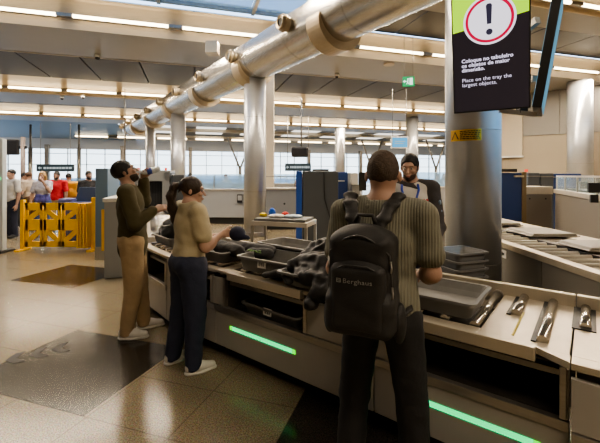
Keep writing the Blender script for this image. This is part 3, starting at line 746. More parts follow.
# body scanners
t = thing('body_scanner', 'tall dark grey body scanner with bright blue left edge', 'scanner', (X_at(317,9.2),9.2,0))
h = Z_at(171,9.2)
q = MB(); q.prism([(-.36,0),(.52,0),(.52,h-.02),(.44,h),(-.36,h)], -.1, .9); q.build('body', GREYDK, t, .02)
q = MB(); q.box(-.52,-.37,-.12,.9,0,h); q.build('blue_edge', BLUEP if False else mat('bright blue panel', (.02,.08,.36), .4), t, .02)
q = MB(); q.bar((.16,-.108,h-.02),(.18,-.108,1.05),.02,.02,(0,1,0)); q.bar((.18,-.108,1.05),(.46,-.108,.12),.02,.02,(0,1,0)); q.build('panel_seam', BLACKM, t)
q = MB(); q.box(-.1,.3,.1,.5,h,h+.05); q.build('top_vent', BLACKM, t)
t = thing('body_scanner', 'narrower blue and grey scanner column just left of the backpack man\'s head', 'scanner', (X_at(345,9.8),9.8,0))
h = Z_at(172,9.8)
q = MB(); q.box(-.26,.06,-.1,.8,0,h); q.build('blue_body', BLUEP, t, .02); q = MB(); q.box(.06,.32,-.08,.8,0,h-.02); q.build('grey_body', GREYM, t, .02)
text('scanner', .06, WHITE, t, Matrix.Translation((-.2,-.104,h-.25)) @ Matrix.Rotation(R(90),4,'X')) if False else None
q = MB(); q.box(-.2,-.02,-.104,-.101,h-.25,h-.22); q.build('nameplate', WHITE, t)
# small equipment right of it
t = thing('desk_monitor', 'small white and black equipment tower beside the blue scanner', 'monitor', (X_at(356,9.4),9.4,0))
q = MB(); q.box(-.1,.1,0,.3,0,1.4); q.build('pedestal', GREYM, t, .01); q = MB(); q.box(-.12,.05,-.03,.1,1.4,1.7); q.build('white_screen', WHITE, t, .01); q = MB(); q.box(.08,.26,-.03,.1,1.25,1.72); q.build('black_screen', BLACKM, t, .01)
# luggage X-ray machine left of the centre
t = thing('xray_machine', 'pale grey luggage X-ray machine with dark tunnel mouth left of the woman', 'X-ray machine', (X_at(152,8.6),8.6,0), R(14))
q = MB(); q.box(-.48,-.32,0,1.3,0,1.72); q.box(.22,.40,0,1.3,0,1.72); q.box(-.48,.40,0,1.3,1.50,1.76); q.box(-.48,.40,0,1.3,0,.86); q.build('housing', GREYM, t, .015)
q = MB(); q.box(-.32,.22,.25,.3,.86,1.5); q.build('tunnel_back', DARK, t)
q = MB()
for i in range(9): q.box(-.31+.058*i,-.31+.058*i+.054,.08,.09,.9,1.5)
q.build('lead_curtain', RUBBER, t)
q = MB(); q.box(.44,.72,-.1,.7,.3,1.66); q.build('dark_side_cabinet', GREYDK, t, .02)
q = MB(); q.box(-.32,.22,-.9,.25,.82,.87); q.build('belt', BLACKM, t)
q = MB(); q.box(-.36,.26,-.9,-.02,.72,.82); q.build('belt_frame', TAUPEL, t, .01); q = MB()
q.box(-.36,-.30,-.9,-.8,0,.72); q.box(.2,.26,-.9,-.8,0,.72); q.build('leg', STEELD, t)
q = MB(); q.cyl((-.3,.05,1.76),(-.3,.05,1.82),.03,n=10); q.cyl((.3,.05,1.76),(.3,.05,1.82),.03,n=10); q.build('warning_lamp', emis('red lamp', (1,.12,.06), .9), t)
# roller table from X-ray to the bench
a = V((-2.15,5.2,0)); b = V((-3.1,7.5,0)); dv = b-a; rz = math.atan2(dv.y,dv.x)
t = thing('roller_table', 'pale roller table linking the X-ray machine to the benches', 'roller table', tuple(a), rz)
q = MB(); q.box(0,dv.length,-.75,0,.66,.78); q.build('frame', TAUPEL, t, .008); 
for x in (.1,1.3,2.6):
    for y in (-.7,-.05):
        q = MB(); q.box(x,x+.06,y-.03,y+.03,0,.66); q.build('leg', STEELD, t)
for i in range(16):
    q = MB(); q.cyl((.1+.17*i,-.7,.785),(.1+.17*i,-.05,.785),.025,n=10); q.build('roller', CHROME, t)
# upright grey cabinets beside the khaki man
t = thing('machine_cabinet', 'tall blue grey machine side panel right of the yellow barrier', 'cabinet', (X_at(101,7.2),7.2,0), R(16))
q = MB(); q.box(-.10,.12,0,1.2,.25,1.78); q.build('body', mat('blue grey panel', (.20,.30,.42), .4), t, .01); q = MB(); q.box(-.11,.13,0,1.2,0,.25); q.build('base', TAUPE, t)
t = thing('machine_cabinet', 'pale grey cabinet with yellow striped edge beside the man in the olive shirt', 'cabinet', (X_at(111,5.9),5.9,0), R(16))
q = MB(); q.box(-.10,.22,0,1.0,0,1.22); q.build('body', GREYM, t, .01); q = MB(); q.box(-.12,.24,-.02,1.0,1.22,1.28); q.build('top', WHITE, t, .01)
q = MB(); q.box(-.135,-.10,-.012,.06,.45,1.1); q.build('yellow_edge', YEL, t)
# tray trolley behind the bench
t = thing('tray_trolley', 'metal tray trolley behind the bench, left of the body scanner', 'trolley', (X_at(282,5.7),5.9,0), R(-18))
q = MB(); q.box(-.44,.48,-.25,.30,.86,.93); q.build('frame_top', TAUPEL, t, .006)
q = MB(); q.box(-.40,.44,-.22,.27,.93,.97); q.build('tray_deck', GREYT, t, .006)
for x, y in ((-.42,-.23),(.46,-.23),(-.42,.28),(.46,.28)):
    q = MB(); q.box(x-.02,x+.02,y-.02,y+.02,.05,.86); q.build('leg', STEELD, t); 
    q = MB(); q.cyl((x-.012,y,.03),(x+.012,y,.03),.03,n=12); q.build('castor', RUBBER, t)
q = MB(); q.box(-.42,.46,-.23,.28,.30,.33); q.build('lower_shelf', STEELD, t)
tm = t
def on_tr(x,y,z): c_,s_ = math.cos(R(-18)),math.sin(R(-18)); return (t.location.x+x*c_-y*s_, t.location.y+x*s_+y*c_, z)
for (x,y,c_,r_,lab) in ((-.36,.05,(.75,.55,.05),(.06,.05,.035),'small yellow packet at the left end of the tray trolley'),(-.22,.1,(.02,.13,.6),(.055,.05,.075),'bright blue packet standing on the tray trolley'),(-.1,-.02,(.7,.68,.66),(.13,.07,.03),'crumpled white bag lying on the tray trolley'),(.0,.12,(.6,.04,.03),(.06,.04,.045),'small red packet on the tray trolley'),(.16,.04,(.55,.65,.78),(.14,.08,.028),'pale blue bag lying right of the red packet')):
    s = SDF(.01,.02); s.ell((0,0,r_[2]*.9), r_); s.ell((r_[0]*.5,0,r_[2]*.6),(r_[0]*.6,r_[1],r_[2]*.7))
    o = s.mesh('plastic_packet', mat('packet %.2f'%c_[0], c_, .4, bump=.4, bscale=30), None, wob=.003, wobs=30); o.location = on_tr(x,y,.97); tag(o, lab, 'packet')
# dark stacked trays next to the big column
for i in range(5):
    tray('grey tray in the stack left of the big column, behind the bench', (1.72,3.97,.40+.085*i), R(20), 'stacked trays beside the big column', L=.42, Wd=.38, H=.11, sticker=False)
t = thing('tray_cart', 'low cart under the tray stack beside the big column', 'cart', (1.72,3.97,0), R(20)); q = MB(); q.box(-.22,.22,-.2,.2,.34,.395); q.build('deck', STEELD, t)
for x in (-.19,.19):
    for y in (-.17,.17): q = MB(); q.box(x-.02,x+.02,y-.02,y+.02,0,.34); q.build('leg', STEELD, t)
# ================================================================== hanging display
YR = 3.15; Rb = V((.619*YR, YR, 2.235)); DX = V((-.853,.52,0)).normalized(); Nn = V((-.52,-.853,0)).normalized()
tilt = R(10); up = (V((0,0,1))*math.cos(tilt)+Nn*math.sin(tilt)).normalized(); xr = -DX; nn = xr.cross(up).normalized()
Wd, Hd = .585, 1.02
M = Matrix(((xr.x, nn.x*-1 if False else -nn.x, up.x, 0),(xr.y, -nn.y, up.y, 0),(xr.z, -nn.z, up.z, 0),(0,0,0,1)))
org = Rb+DX*Wd
t = thing('hanging_display', 'hanging portrait display with lime header and warning sign above the big column', 'display', tuple(org))
t.rotation_euler = M.to_euler()
# local frame now: x to the right on the screen, z up, -y toward the viewer
SCB = emis('screen black', (.012,.011,.013), 1.0)
q = MB(); q.box(-.012,Wd+.012,0,.05,-.012,Hd+.012); q.build('casing', BLACKM, t, .004)
q = MB(); q.box(0,Wd,-.003,0,0,Hd); q.build('screen_face', mat('screen face', (.02,.018,.02), .25, emit=(.018,.014,.018), estr=1), t)
q = MB(); q.prism([(0,.70),(Wd,.775),(Wd,Hd),(0,Hd)], -.005, -.0035); q.build('lime_header', emis('lime', (.50,.90,.02), 1.1), t)
def disc(r0, r1, c, y, m, name, sx=1., sz=1.):
    n = 48; vs = []; 
    for k in range(n):
        a = 2*math.pi*k/n; vs += [(c[0]+r0*sx*math.cos(a), y, c[1]+r0*sz*math.sin(a)), (c[0]+r1*sx*math.cos(a), y, c[1]+r1*sz*math.sin(a))]
    q = MB(); q.add(vs, [(2*k, 2*k+1, 2*((k+1) % n)+1, 2*((k+1) % n)) for k in range(n)]); return q.build(name, m, t)
cc = (.292,.765)
disc(0,.205,cc,-.0062,emis('sign white', (.85,.80,.88), 1.15),'sign_disc')
disc(.165,.188,cc,-.0068,emis('sign red', (.62,.01,.06), 1.0),'red_ring')
SD = emis('sign dark', (.04,.035,.06), 1.)
disc(0,.026,(cc[0],cc[1]-.10),-.0074,SD,'exclamation_dot')
q = MB(); q.prism([(cc[0]-.024,cc[1]+.12),(cc[0]-.017,cc[1]-.035),(cc[0]+.017,cc[1]-.035),(cc[0]+.024,cc[1]+.12),(cc[0]+.012,cc[1]+.133),(cc[0]-.012,cc[1]+.133)], -.0076, -.0072); q.build('exclamation_bar', SD, t)
TM = lambda x, z: Matrix.Translation((x,-.0055,z)) @ Matrix.Rotation(R(90),4,'X')
TXW = emis('screen text', (.80,.74,.92), 1.0)
text('Coloque no tabuleiro\nos objetos de maior\ndimensão.', .0455, TXW, t, TM(.065,.432), 'portuguese_text', bold=.0013, spacing=1.02, line=.88)
text('Place on the tray the\nlargest objects.', .0455, TXW, t, TM(.065,.262), 'english_text', spacing=1.02, line=.92)
# second display, facing right, seen almost edge on
b0 = V((2.06,3.23,2.24)); ld = V((.56,.83,0)).normalized(); out = V((.83,-.56,0)).normalized()
up2 = (V((0,0,1))*math.cos(R(9))+out*math.sin(R(9))).normalized(); n2 = up2.cross(ld).normalized()
M2 = Matrix(((ld.x, n2.x, up2.x, 0),(ld.y, n2.y, up2.y, 0),(ld.z, n2.z, up2.z, 0),(0,0,0,1)))
t2 = thing('hanging_display', 'second hanging display seen edge on, right of the lime headed one', 'display', tuple(b0)); t2.rotation_euler = M2.to_euler()
q = MB(); q.box(-.01,.60,-.04,.03,0,1.04); q.build('casing', BLACKM, t2, .006)
q = MB(); q.box(.01,.58,-.046,-.041,.02,1.02); q.box(.01,.58,.031,.034,.02,1.02); q.build('screen_face', emis('second screen', (.25,.55,.75), .5), t2)
t3 = thing('display_bracket', 'dark ceiling bracket holding the two hanging displays', 'bracket', (2.05,3.42,2.2))
q = MB(); q.box(-.035,.035,-.035,.035,.02,5); q.build('pole', BLACKM, t3); q = MB(); q.bar((-.20,.02,.05),(.10,-.05,.0),.03,.04); q.bar((-.02,.0,.75),(.02,-.2,.8),.05,.06); q.bar((-.02,.0,.3),(.02,-.16,.3),.05,.05); q.build('arm', STEELD, t3)
# ================================================================== yellow folding barrier
YD = mat('yellow plastic folded', (.75,.42,.012), .45)
def barrier(label, loc, rz, cols, folded, name='folding_barrier'):
    t = thing(name, label, 'barrier', loc, rz); w = .40; H = 1.04; x = .05
    q = MB(); q.box(-.035,.045,-.045,.045,0,H+.07); q.build('end_post', YEL, t, .012)
    q = MB(); q.box(-.05,.06,-.2,.2,0,.04); q.build('foot', YEL, t, .01)
    for k in range(cols):
        q = MB(); y0, y1 = -.018, .018
        q.box(x,x+.07,y0,y1,.08,H); q.box(x+w-.07,x+w-.005,y0,y1,.08,H)
        for a, b in ((.08,.20),(.44,.68),(.88,H)): q.box(x,x+w-.005,y0,y1,a,b)
        for za, zb in ((.20,.44),(.68,.88)):
            s = 1 if k % 2 == 0 else -1
            xa, xb = (x+.05,x+w-.05) if s > 0 else (x+w-.05,x+.05)
            q.bar((xa,0,za-.01),(xb,0,zb+.01),.034,.10,(0,0,1))
        q.build('panel', YEL, t, .004)
        q = MB(); q.cyl((x-.003,0,.12),(x-.003,0,H-.05),.024,n=10); q.build('hinge', YD, t)
        x += w
    for k in range(folded):
        q = MB(); q.box(x+.012,x+.048,-.16,.12,.08,H); q.build('folded_panel', YEL if k % 2 == 0 else YD, t, .004); x += .066
    q = MB(); q.box(x,x+.08,-.045,.045,0,H+.12); q.build('end_post', YEL, t, .012)
    q = MB(); q.box(x-.02,x+.10,-.2,.2,0,.04); q.build('foot', YEL, t, .01)
    return t
barrier('bright yellow plastic folding barrier standing at the left in front of the waiting people', (X_at(23,8.1),8.1,0), 0, 3, 4)
barrier('second yellow folding barrier, partly hidden behind the staff member', (2.45,7.9,.22), R(6), 1, 0)
# grey gate post at the left edge
t = thing('gate_post', 'tall pale metal gate post at the left edge of the photo', 'post', (X_at(1,7.9),7.9,0))
q = MB(); q.box(-.08,.08,-.06,.06,.05,Z_at(139,7.9)); q.build('post', mat('pale blue grey post', (.55,.60,.64), .35), t, .01); q = MB(); q.box(-.16,.16,-.2,.2,0,.05); q.build('foot', RUBBER, t, .01)
q = MB(); q.box(.0,.05,-.065,-.06,1.55,1.60); q.build('green_indicator', emis('indicator', (.1,1,.3), 2), t)
t = thing('tripod_monitor', 'black monitor with a round back hung on a thin pole at upper left', 'monitor', (X_at(23,13),13,0))
q = MB(); q.cyl((0,0,0),(0,0,Z_at(137,13)),.07,n=14); q.build('pole', mat('brown grey pole', (.22,.18,.16), .4), t)
q = MB(); q.box(-.75,-.12,-.10,.04,Z_at(155,13),Z_at(139.5,13)); q.build('screen', BLACKM, t, .04); q = MB(); q.box(-.15,.12,-.03,.03,Z_at(149,13),Z_at(146,13)); q.build('arm', BLACKM, t)
for px, Y, lab in ((30.5,33,'left of two slim hall poles, beside the black monitor'),(79,33,'slim hall pole rising behind the folded end of the yellow barrier')):
    t = thing('slim_pole', lab, 'pole', (X_at(px,Y),Y,0)); q = MB(); q.cyl((0,0,0),(0,0,Z_at(148,Y)),.16,n=14); q.build('lower_tube', STEELD, t); q = MB(); q.cyl((0,0,Z_at(148,Y)),(0,0,6.15),.09,n=12); q.build('upper_rod', STEELD, t)
t = thing('slim_pole', 'slim hanging pole under the far end of the duct above the drinking man', 'pole', (X_at(125,20),20,0)); q = MB(); q.cyl((0,0,2.2),(0,0,4.0),.05,n=12); q.build('rod', STEELD, t); q = MB(); q.cyl((0,0,2.1),(0,0,2.2),.08,n=12); q.build('end_cap', STEELD, t)
q = MB(); q.cyl((0,0,4.0),(0,0,6.3),.02,n=8); q.build('wire', STEELD, t)
def sign(px0, px1, py0, py1, Y, label, m, writ=None, name='hanging_sign'):
    p = W((px0+px1)/2,(py0+py1)/2,Y); w_ = (px1-px0)/F0*Y; h_ = (py1-py0)/F0*Y
    t = thing(name, label, 'sign', tuple(p)); q = MB(); q.box(-w_/2,w_/2,-.05,.05,-h_/2,h_/2); q.build('sign_board', m, t, .01)
    if writ: writ(t, w_, h_)
    for sg_ in (-1,1):
        q = MB(); q.cyl((sg_*w_*.4,0,h_/2),(sg_*w_*.4,0,h_/2+1.8),.012,n=6); q.build('hanger', STEELD, t)
    return t
SB = mat('sign slate', (.035,.06,.08), .4); PALE = emis('sign pale print', (.55,.62,.62), .8)
def dashes(t, w_, h_):
    q = MB(); x = -w_*.30
    q.prism([(-w_*.45,0),(-w_*.40,h_*.22),(-w_*.40,h_*.07),(-w_*.35,h_*.07),(-w_*.35,-h_*.07),(-w_*.40,-h_*.07),(-w_*.40,-h_*.22)], -.056, -.052)
    while x < w_*.45:
        L = float(rng.uniform(.04,.10))*w_; q.box(x, min(x+L,w_*.46), -.056, -.052, -h_*.14, h_*.14); x += L+w_*.02
    q.build('sign_print', PALE, t)
sign(37,74,164.5,171.5,16,'dark wayfinding sign with pale arrow above the waiting people', SB, dashes)
sign(285,311,163.5,171,14,'dark sign panel above the body scanner', SB, dashes)
def scr(t, w_, h_):
    q = MB(); q.box(-w_*.44,w_*.44,-.056,-.052,-h_*.40,h_*.40); s = q.build('screen_face', emis('blue info screen', (.12,.42,.70), 1.1), t)
    q = MB(); q.box(-w_*.3,w_*.3,-.06,-.057,h_*.05,h_*.12); q.box(-w_*.3,w_*.2,-.06,-.057,-h_*.12,-h_*.05); q.build('screen_print', PALE, s)
sign(391,408,136.5,148.5,14,'small blue information screen left of the staff member, high up', WHITE, scr, 'information_screen')
t = thing('ceiling_monitor', 'black rounded monitor hanging above the body scanner', 'monitor', tuple(W(300,152,13)), R(-6)); q = MB(); q.box(-.30,.30,-.15,.15,-.18,.18); q.build('housing', BLACKM, t, .07); q = MB(); q.cyl((.05,0,.17),(.05,0,1.9),.03,n=8); q.build('drop_pole', STEELD, t)
# dark braces under the far ceiling
for px, py, Y in ((236,128,28),(290,135,30),(360,152,34),(232,152,34),(212,152,34),(205,148,32)):
    pass
for i,(px,Y) in enumerate(((240,40),(372,42),(436,42))):
    p = W(px,152,Y); t = thing('roof_brace', 'slanting grey Y shaped roof brace seen against the far windows', 'brace', (p.x,p.y,0), RZB, 'slanting braces by the far windows')
    q = MB(); q.cyl((0,0,0),(0,0,2.4),.16,n=10); q.build('stem', STEELD, t); q = MB(); q.cyl((0,0,2.3),(-1.3,0,5.6),.10,n=8); q.build('arm', STEELD, t); q = MB(); q.cyl((0,0,2.3),(1.3,0,5.6),.10,n=8); q.build('arm', STEELD, t)
# blue luggage pile behind the barrier
t = thing('blue_crate', 'dark blue open crate standing behind the folded end of the barrier', 'crate', (X_at(83,9.0),9.0,0), R(8))
q = MB(); q.box(-.26,.26,-.2,.2,.1,1.0); q.build('body', mat('navy plastic', (.04,.06,.18), .5), t, .02); q = MB(); q.prism([(-.24,1.0),(.24,1.0),(.30,1.35),(-.14,1.35)], .12, .16); q.build('lid', mat('navy plastic2', (.05,.08,.16), .4), t, .01); q = MB()
for x in (-.2,.2): q.cyl((x,-.2,.05),(x,-.16,.05),.05,n=10)
q.build('wheel', RUBBER, t)
t = thing('blue_crate', 'flat purple blue box beside the open crate behind the barrier', 'crate', (X_at(70,9.1),9.1,0)); q = MB(); q.box(-.17,.17,-.2,.2,0,1.08); q.build('body', mat('violet plastic', (.10,.11,.28), .5), t, .03); q = MB(); q.box(-.18,.18,-.21,.21,.96,.98); q.build('lid_seam', BLACKM, t)
# ================================================================== people
SKIN = mat('skin', (.47,.30,.23), .5, 0, .06, 12, .05, 80)
SKIN2 = mat('skin tan', (.38,.235,.175), .5, 0, .06, 12, .05, 80)
def cloth(name, col, rough=.8, bump=.25, bs=28, noise=.10): return mat(name, col, rough, 0, noise, 8, bump, bs)
def stripes(name, c0, c1, per, axis=0):
    """ribbed cloth: vertical stripes round the body"""
    if name in MATS: return MATS[name]
    m = bpy.data.materials.new(name); m.use_nodes = True; nt = m.node_tree; b = nt.nodes['Principled BSDF']; b.inputs['Roughness'].default_value = .85
    tc = nt.nodes.new('ShaderNodeTexCoord'); w = nt.nodes.new('ShaderNodeTexWave'); w.bands_direction = 'X' if axis == 0 else 'Z'; w.inputs['Scale'].default_value = per; w.inputs['Distortion'].default_value = .6; w.inputs['Detail Scale'].default_value = .6
    nt.links.new(tc.outputs['Object'], w.inputs['Vector']); mx = nt.nodes.new('ShaderNodeMixRGB'); nt.links.new(w.outputs[0], mx.inputs[0])
    mx.inputs[1].default_value = (*c0,1); mx.inputs[2].default_value = (*c1,1); nt.links.new(mx.outputs[0], b.inputs['Base Color'])
    n = nt.nodes.new('ShaderNodeTexNoise'); n.inputs['Scale'].default_value = 9; n.inputs['Detail'].default_value = 5; nt.links.new(tc.outputs['Object'], n.inputs['Vector'])
    ad = nt.nodes.new('ShaderNodeMath'); ad.operation = 'MULTIPLY_ADD'; ad.inputs[1].default_value = .25; nt.links.new(w.outputs[0], ad.inputs[0]); nt.links.new(n.outputs[0], ad.inputs[2])
    bp = nt.nodes.new('ShaderNodeBump'); bp.inputs['Strength'].default_value = .5; bp.inputs['Distance'].default_value = .03; nt.links.new(ad.outputs[0], bp.inputs['Height']); nt.links.new(bp.outputs[0], b.inputs['Normal'])
    MATS[name] = m; return m
A = lambda *p: np.array(p, float)
def unit(v): v = np.asarray(v, float); return v/np.linalg.norm(v)
def rotm(rx=0, ry=0, rz=0): return np.array(Euler((R(rx),R(ry),R(rz)),'XYZ').to_matrix())
def hand(S, wrist, d, nrm, side, curl=25, s=1., spread=1., k=.008):
    """palm, five unequal bent fingers; d = finger direction, nrm = way the palm faces, side = +1 puts the thumb along d x nrm"""
    w = A(*wrist); d = unit(d); nrm = unit(nrm-np.dot(nrm,d)*d); t = np.cross(d,nrm)*side
    Rm = np.stack([t,d,nrm],1)
    S.box(w+d*.048*s, (.040*s,.050*s,.015*s), .013*s, rot=Rm, k=.02)
    for off, L, bl in ((.030,.072,.090),(.010,.082,.096),(-.011,.076,.093),(-.030,.058,.086)):
        p = w+d*bl*s+t*off*s*spread; a = R(curl*.5); dd = unit(d+t*off*1.2*spread)
        for i, f in enumerate((.45,.30,.25)):
            v = dd*math.cos(a)+nrm*math.sin(a); q = p+v*L*f*s
            S.cap(p, q, (.0092-.0008*i)*s, (.0086-.0008*i)*s, k=.005); p = q; a += R(curl)
    p = w+d*.028*s+t*.030*s; v = unit(d*.65+t*.7+nrm*.25); q = p+v*.036*s; S.cap(p, q, .0125*s, .011*s, k=.01)
    v = unit(d*.85+t*.25+nrm*.45); r = q+v*.030*s; S.cap(q, r, .0108*s, .0098*s, k=.004); v = unit(d*.9+t*.05+nrm*.6); S.cap(r, r+v*.024*s, .0096*s, .0082*s, k=.004)
def person(label, loc, heading, H, skin, arms, legs, hairm, top, pants, shoes, res=.012, head=(0,0,0), headoff=(0,0,0), fem=False, sleeve='short',
           beard=None, hairstyle='short', group=None, lean=0., build=1., hands=None, shirt_hem=.90, wob=.004, cap=None, hip=1., hs=1., facedetail=True, shoesole=True, name='person', soft=1.):
    s = H/1.75; hx, hy = heading; rz = math.atan2(-hx, hy)
    t = thing(name, label, 'person', loc, rz, group)
    def P(x, y, z): # lean the upper body
        y2 = y+lean*max(0, z-.95); return A(x, y2, z)*s
    sw = (.165 if fem else .185)*build; hw = .095
    sh = {sd: P(sd*sw, -.005, 1.432) for sd in (-1,1)}
    el = {sd: A(*arms[sd][0]) for sd in (-1,1)}; wr = {sd: A(*arms[sd][1]) for sd in (-1,1)}
    kn = {sd: A(*legs[sd][0])*s for sd in (-1,1)}; an = {sd: A(*legs[sd][1])*s for sd in (-1,1)}; hp = {sd: P(sd*hw, 0, .93) for sd in (-1,1)}
    HR = rotm(head[0], head[1], head[2]); hc = P(headoff[0], .025+headoff[1], 1.632+headoff[2])
    s0_ = s; h_ = lambda x, y, z: hc+HR@(A(x,y,z)*s0_*hs)
    nb = P(0,-.012,1.492)
    # ---------------- body: one continuous skin
    B = SDF(res*.8 if res < .011 else res, .03)
    B.ell(h_(0,-.012,.022), A(.075,.096,.094)*s, rot=HR); B.ell(h_(0,.022,-.042), A(.058,.068,.074)*s, rot=HR, k=.02)
    B.ell(h_(0,.062,-.093), A(.026,.022,.020)*s, rot=HR, k=.02); B.ell(h_(0,.074,.030), A(.050,.018,.012)*s, rot=HR, k=.015)
    B.cap(h_(0,.088,.004), h_(0,.108,-.028), .008*s, .0135*s, k=.010); B.ell(h_(0,.088,-.058), A(.024,.011,.006)*s, rot=HR, k=.006); B.ell(h_(0,.086,-.069), A(.020,.011,.007)*s, rot=HR, k=.006)
    for sd in (-1,1):
        B.ell(h_(sd*.032,.094,.006), A(.014,.012,.009)*s, rot=HR, k=.008, sub=True); B.ell(h_(sd*.040,.072,-.022), A(.020,.018,.016)*s, rot=HR, k=.015)
        B.ell(h_(sd*.077,-.012,-.008), A(.009,.018,.029)*s, rot=HR@rotm(0,0,sd*-18), k=.008)
    B.cap(h_(0,-.022,-.05), nb, .053*s*(.88 if fem else 1.04), .060*s*(.9 if fem else 1.08))
    B.ell(P(0,0,.97), A(.155,.105,.12)*s); B.ell(P(0,.0,1.12), A(.130*build,.092,.14)*s, k=.05); B.ell(P(0,0,1.30), A(.155*build,.105,.17)*s, k=.05)
    for sd in (-1,1):
        B.cap(nb, sh[sd], .05*s, .052*s); B.cap(sh[sd], el[sd], .050*s*build, .040*s*build); B.cap(el[sd], wr[sd], .041*s*build, .027*s)
        B.ell(el[sd]+(wr[sd]-el[sd])*.28, A(.043,.043,.05)*s*build, k=.03)
        B.cap(hp[sd], kn[sd], .082*s, .054*s); B.cap(kn[sd], an[sd], .052*s, .034*s); B.ell(kn[sd]+(an[sd]-kn[sd])*.3+A(0,-.012,0), A(.05,.054,.09)*s)
        ft = an[sd]+A(sd*.02, .13, -.045)*s; B.cap(an[sd]+A(0,-.02,-.035)*s, ft, .034*s, .026*s, flat=(1,1,.8))
        hd = hands.get(sd) if hands else None
        if hd is None: d = unit(wr[sd]-el[sd]); hd = (d, A(-sd,0,0) if abs(d[0]) < .8 else A(0,0,-1), 25, None)
        d, nrm, curl, sg = hd; d = unit(A(*d)); nrm = A(*nrm)
        if sg is None:
            tt = np.cross(d, unit(nrm-np.dot(nrm,d)*d)); sg = 1 if (tt@A(0,.6,.8)) > 0 else -1
        hand(B, wr[sd]+d*.01, d, nrm, sg, curl, s*(.92 if fem else 1))
    B.mesh('body', skin, t)
    # ---------------- face
    if facedetail:
        for sd in (-1,1):
            q = MB(); q.sphere((0,0,0), .0105*s, 12, 8); e = q.build('eye', mat('eye white', (.42,.40,.38), .3), t); e.location = tuple(h_(sd*.032,.0795,.006))
            q = MB(); q.sphere((0,0,0), .006*s, 10, 6); i = q.build('iris', mat('iris', (.05,.025,.012), .15), e); i.location = tuple(HR@(A(0,.0082,0)*s))
            S = SDF(.004,.01); S.cap(h_(sd*.018,.088,.026), h_(sd*.048,.078,.028), .0042*s, .003*s); S.mesh('eyebrow', hairm, t)
        S = SDF(.004,.006); S.ell(h_(0,.0955,-.064), A(.021,.006,.0075)*s, rot=HR); S.mesh('mouth', mat('lips', (.38,.14,.11), .45), t)
    # ---------------- hair
    S = SDF(min(res,.009), .015)
    if hairstyle == 'short':
        S.ell(h_(0,-.016,.028), A(.082,.103,.100)*s, rot=HR); S.box(h_(0,.125,-.03), A(.12,.06,.085)*s, .02, rot=HR@rotm(8,0,0), sub=True, k=.01)
        S.box(h_(0,.02,-.115), A(.15,.22,.075)*s, .01, rot=HR@rotm(-12,0,0), sub=True, k=.02)
        for sd in (-1,1): S.ell(h_(sd*.09,.0,-.02), A(.028,.028,.042)*s, rot=HR, sub=True, k=.01)
    elif hairstyle == 'full':
        S.ell(h_(0,-.020,.032), A(.086,.108,.103)*s, rot=HR); S.box(h_(0,.132,-.02), A(.12,.06,.092)*s, .02, rot=HR@rotm(8,0,0), sub=True, k=.01)
        S.box(h_(0,.03,-.135), A(.15,.22,.075)*s, .01, rot=HR@rotm(-16,0,0), sub=True, k=.02)
        for sd in (-1,1): S.ell(h_(sd*.10,.0,-.02), A(.026,.026,.04)*s, rot=HR, sub=True, k=.01)
    elif hairstyle == 'buzz':
        S.ell(h_(0,-.015,.026), A(.0785,.0995,.0975)*s, rot=HR); S.box(h_(0,.125,-.03), A(.12,.06,.08)*s, .02, rot=HR@rotm(8,0,0), sub=True, k=.01)
        S.box(h_(0,.02,-.145), A(.15,.22,.065)*s, .01, rot=HR@rotm(-6,0,0), sub=True, k=.02)
        for sd in (-1,1): S.ell(h_(sd*.085,.005,-.022), A(.026,.026,.038)*s, rot=HR, sub=True, k=.008)
    elif hairstyle in ('long','ponytail','bun'):
        S.ell(h_(0,-.02,.028), A(.087,.110,.106)*s, rot=HR); S.ell(h_(0,-.05,-.03), A(.078,.075,.085)*s, rot=HR); S.box(h_(0,.134,-.04), A(.12,.06,.105)*s, .02, rot=HR@rotm(6,0,0), sub=True, k=.01)
        if hairstyle == 'long':
            for sd in (-1,1): S.cap(h_(sd*.065,-.02,.0), h_(sd*.085,-.03,-.17), .035*s, .028*s)
            S.cap(h_(0,-.07,-.02), h_(0,-.085,-.20), .06*s, .05*s, flat=(1.3,.8,1))
        else:
            S.box(h_(0,.06,-.15), A(.15,.22,.06)*s, .01, rot=HR@rotm(-28,0,0), sub=True, k=.02)
            for sd in (-1,1): S.ell(h_(sd*.097,.012,-.04), A(.022,.020,.030)*s, rot=HR, sub=True, k=.008)
    if hairstyle in ('full','short','buzz'): S.box(h_(0,.125,-.055), A(.12,.10,.085)*s, .02, rot=HR@rotm(6,0,0), sub=True, k=.01)
    hobj = S.mesh('hair', hairm, t, wob=.0015, wobs=45)
    if hairstyle == 'ponytail':
        S = SDF(.008,.02); pts = [h_(0,-.10,.045), h_(.0,-.155,.02), h_(-.0,-.175,-.07), h_(-.01,-.15,-.17), h_(-.03,-.13,-.26), h_(-.05,-.12,-.33)]; rr = [.024,.036,.042,.042,.033,.012]
        for i in range(5): S.cap(pts[i], pts[i+1], rr[i]*s, rr[i+1]*s)
        S.mesh('ponytail', hairm, t, wob=.003, wobs=40)
        q = MB(); c = h_(0,-.115,.042); q.cyl(c, h_(0,-.13,.036), .027*s, n=14); q.build('hair_tie', BLACKM, t)
    if beard:
        S = SDF(.006,.012); S.ell(h_(0,.024,-.055), A(.0605,.069,.0695)*s, rot=HR); S.ell(h_(0,.062,-.094), A(.029,.025,.023)*s, rot=HR); S.box(h_(0,.05,.031), A(.12,.12,.075)*s, .01, rot=HR@rotm(-10,0,0), sub=True, k=.015)
        S.ell(h_(0,.102,-.064), A(.026,.02,.010)*s, rot=HR, sub=True, k=.004); S.box(h_(0,-.07,-.06), A(.15,.08,.15)*s, .01, rot=HR, sub=True, k=.01)
        S.mesh('beard', beard, t)
    # ---------------- clothes
    S = SDF(res, .045, .013*soft)
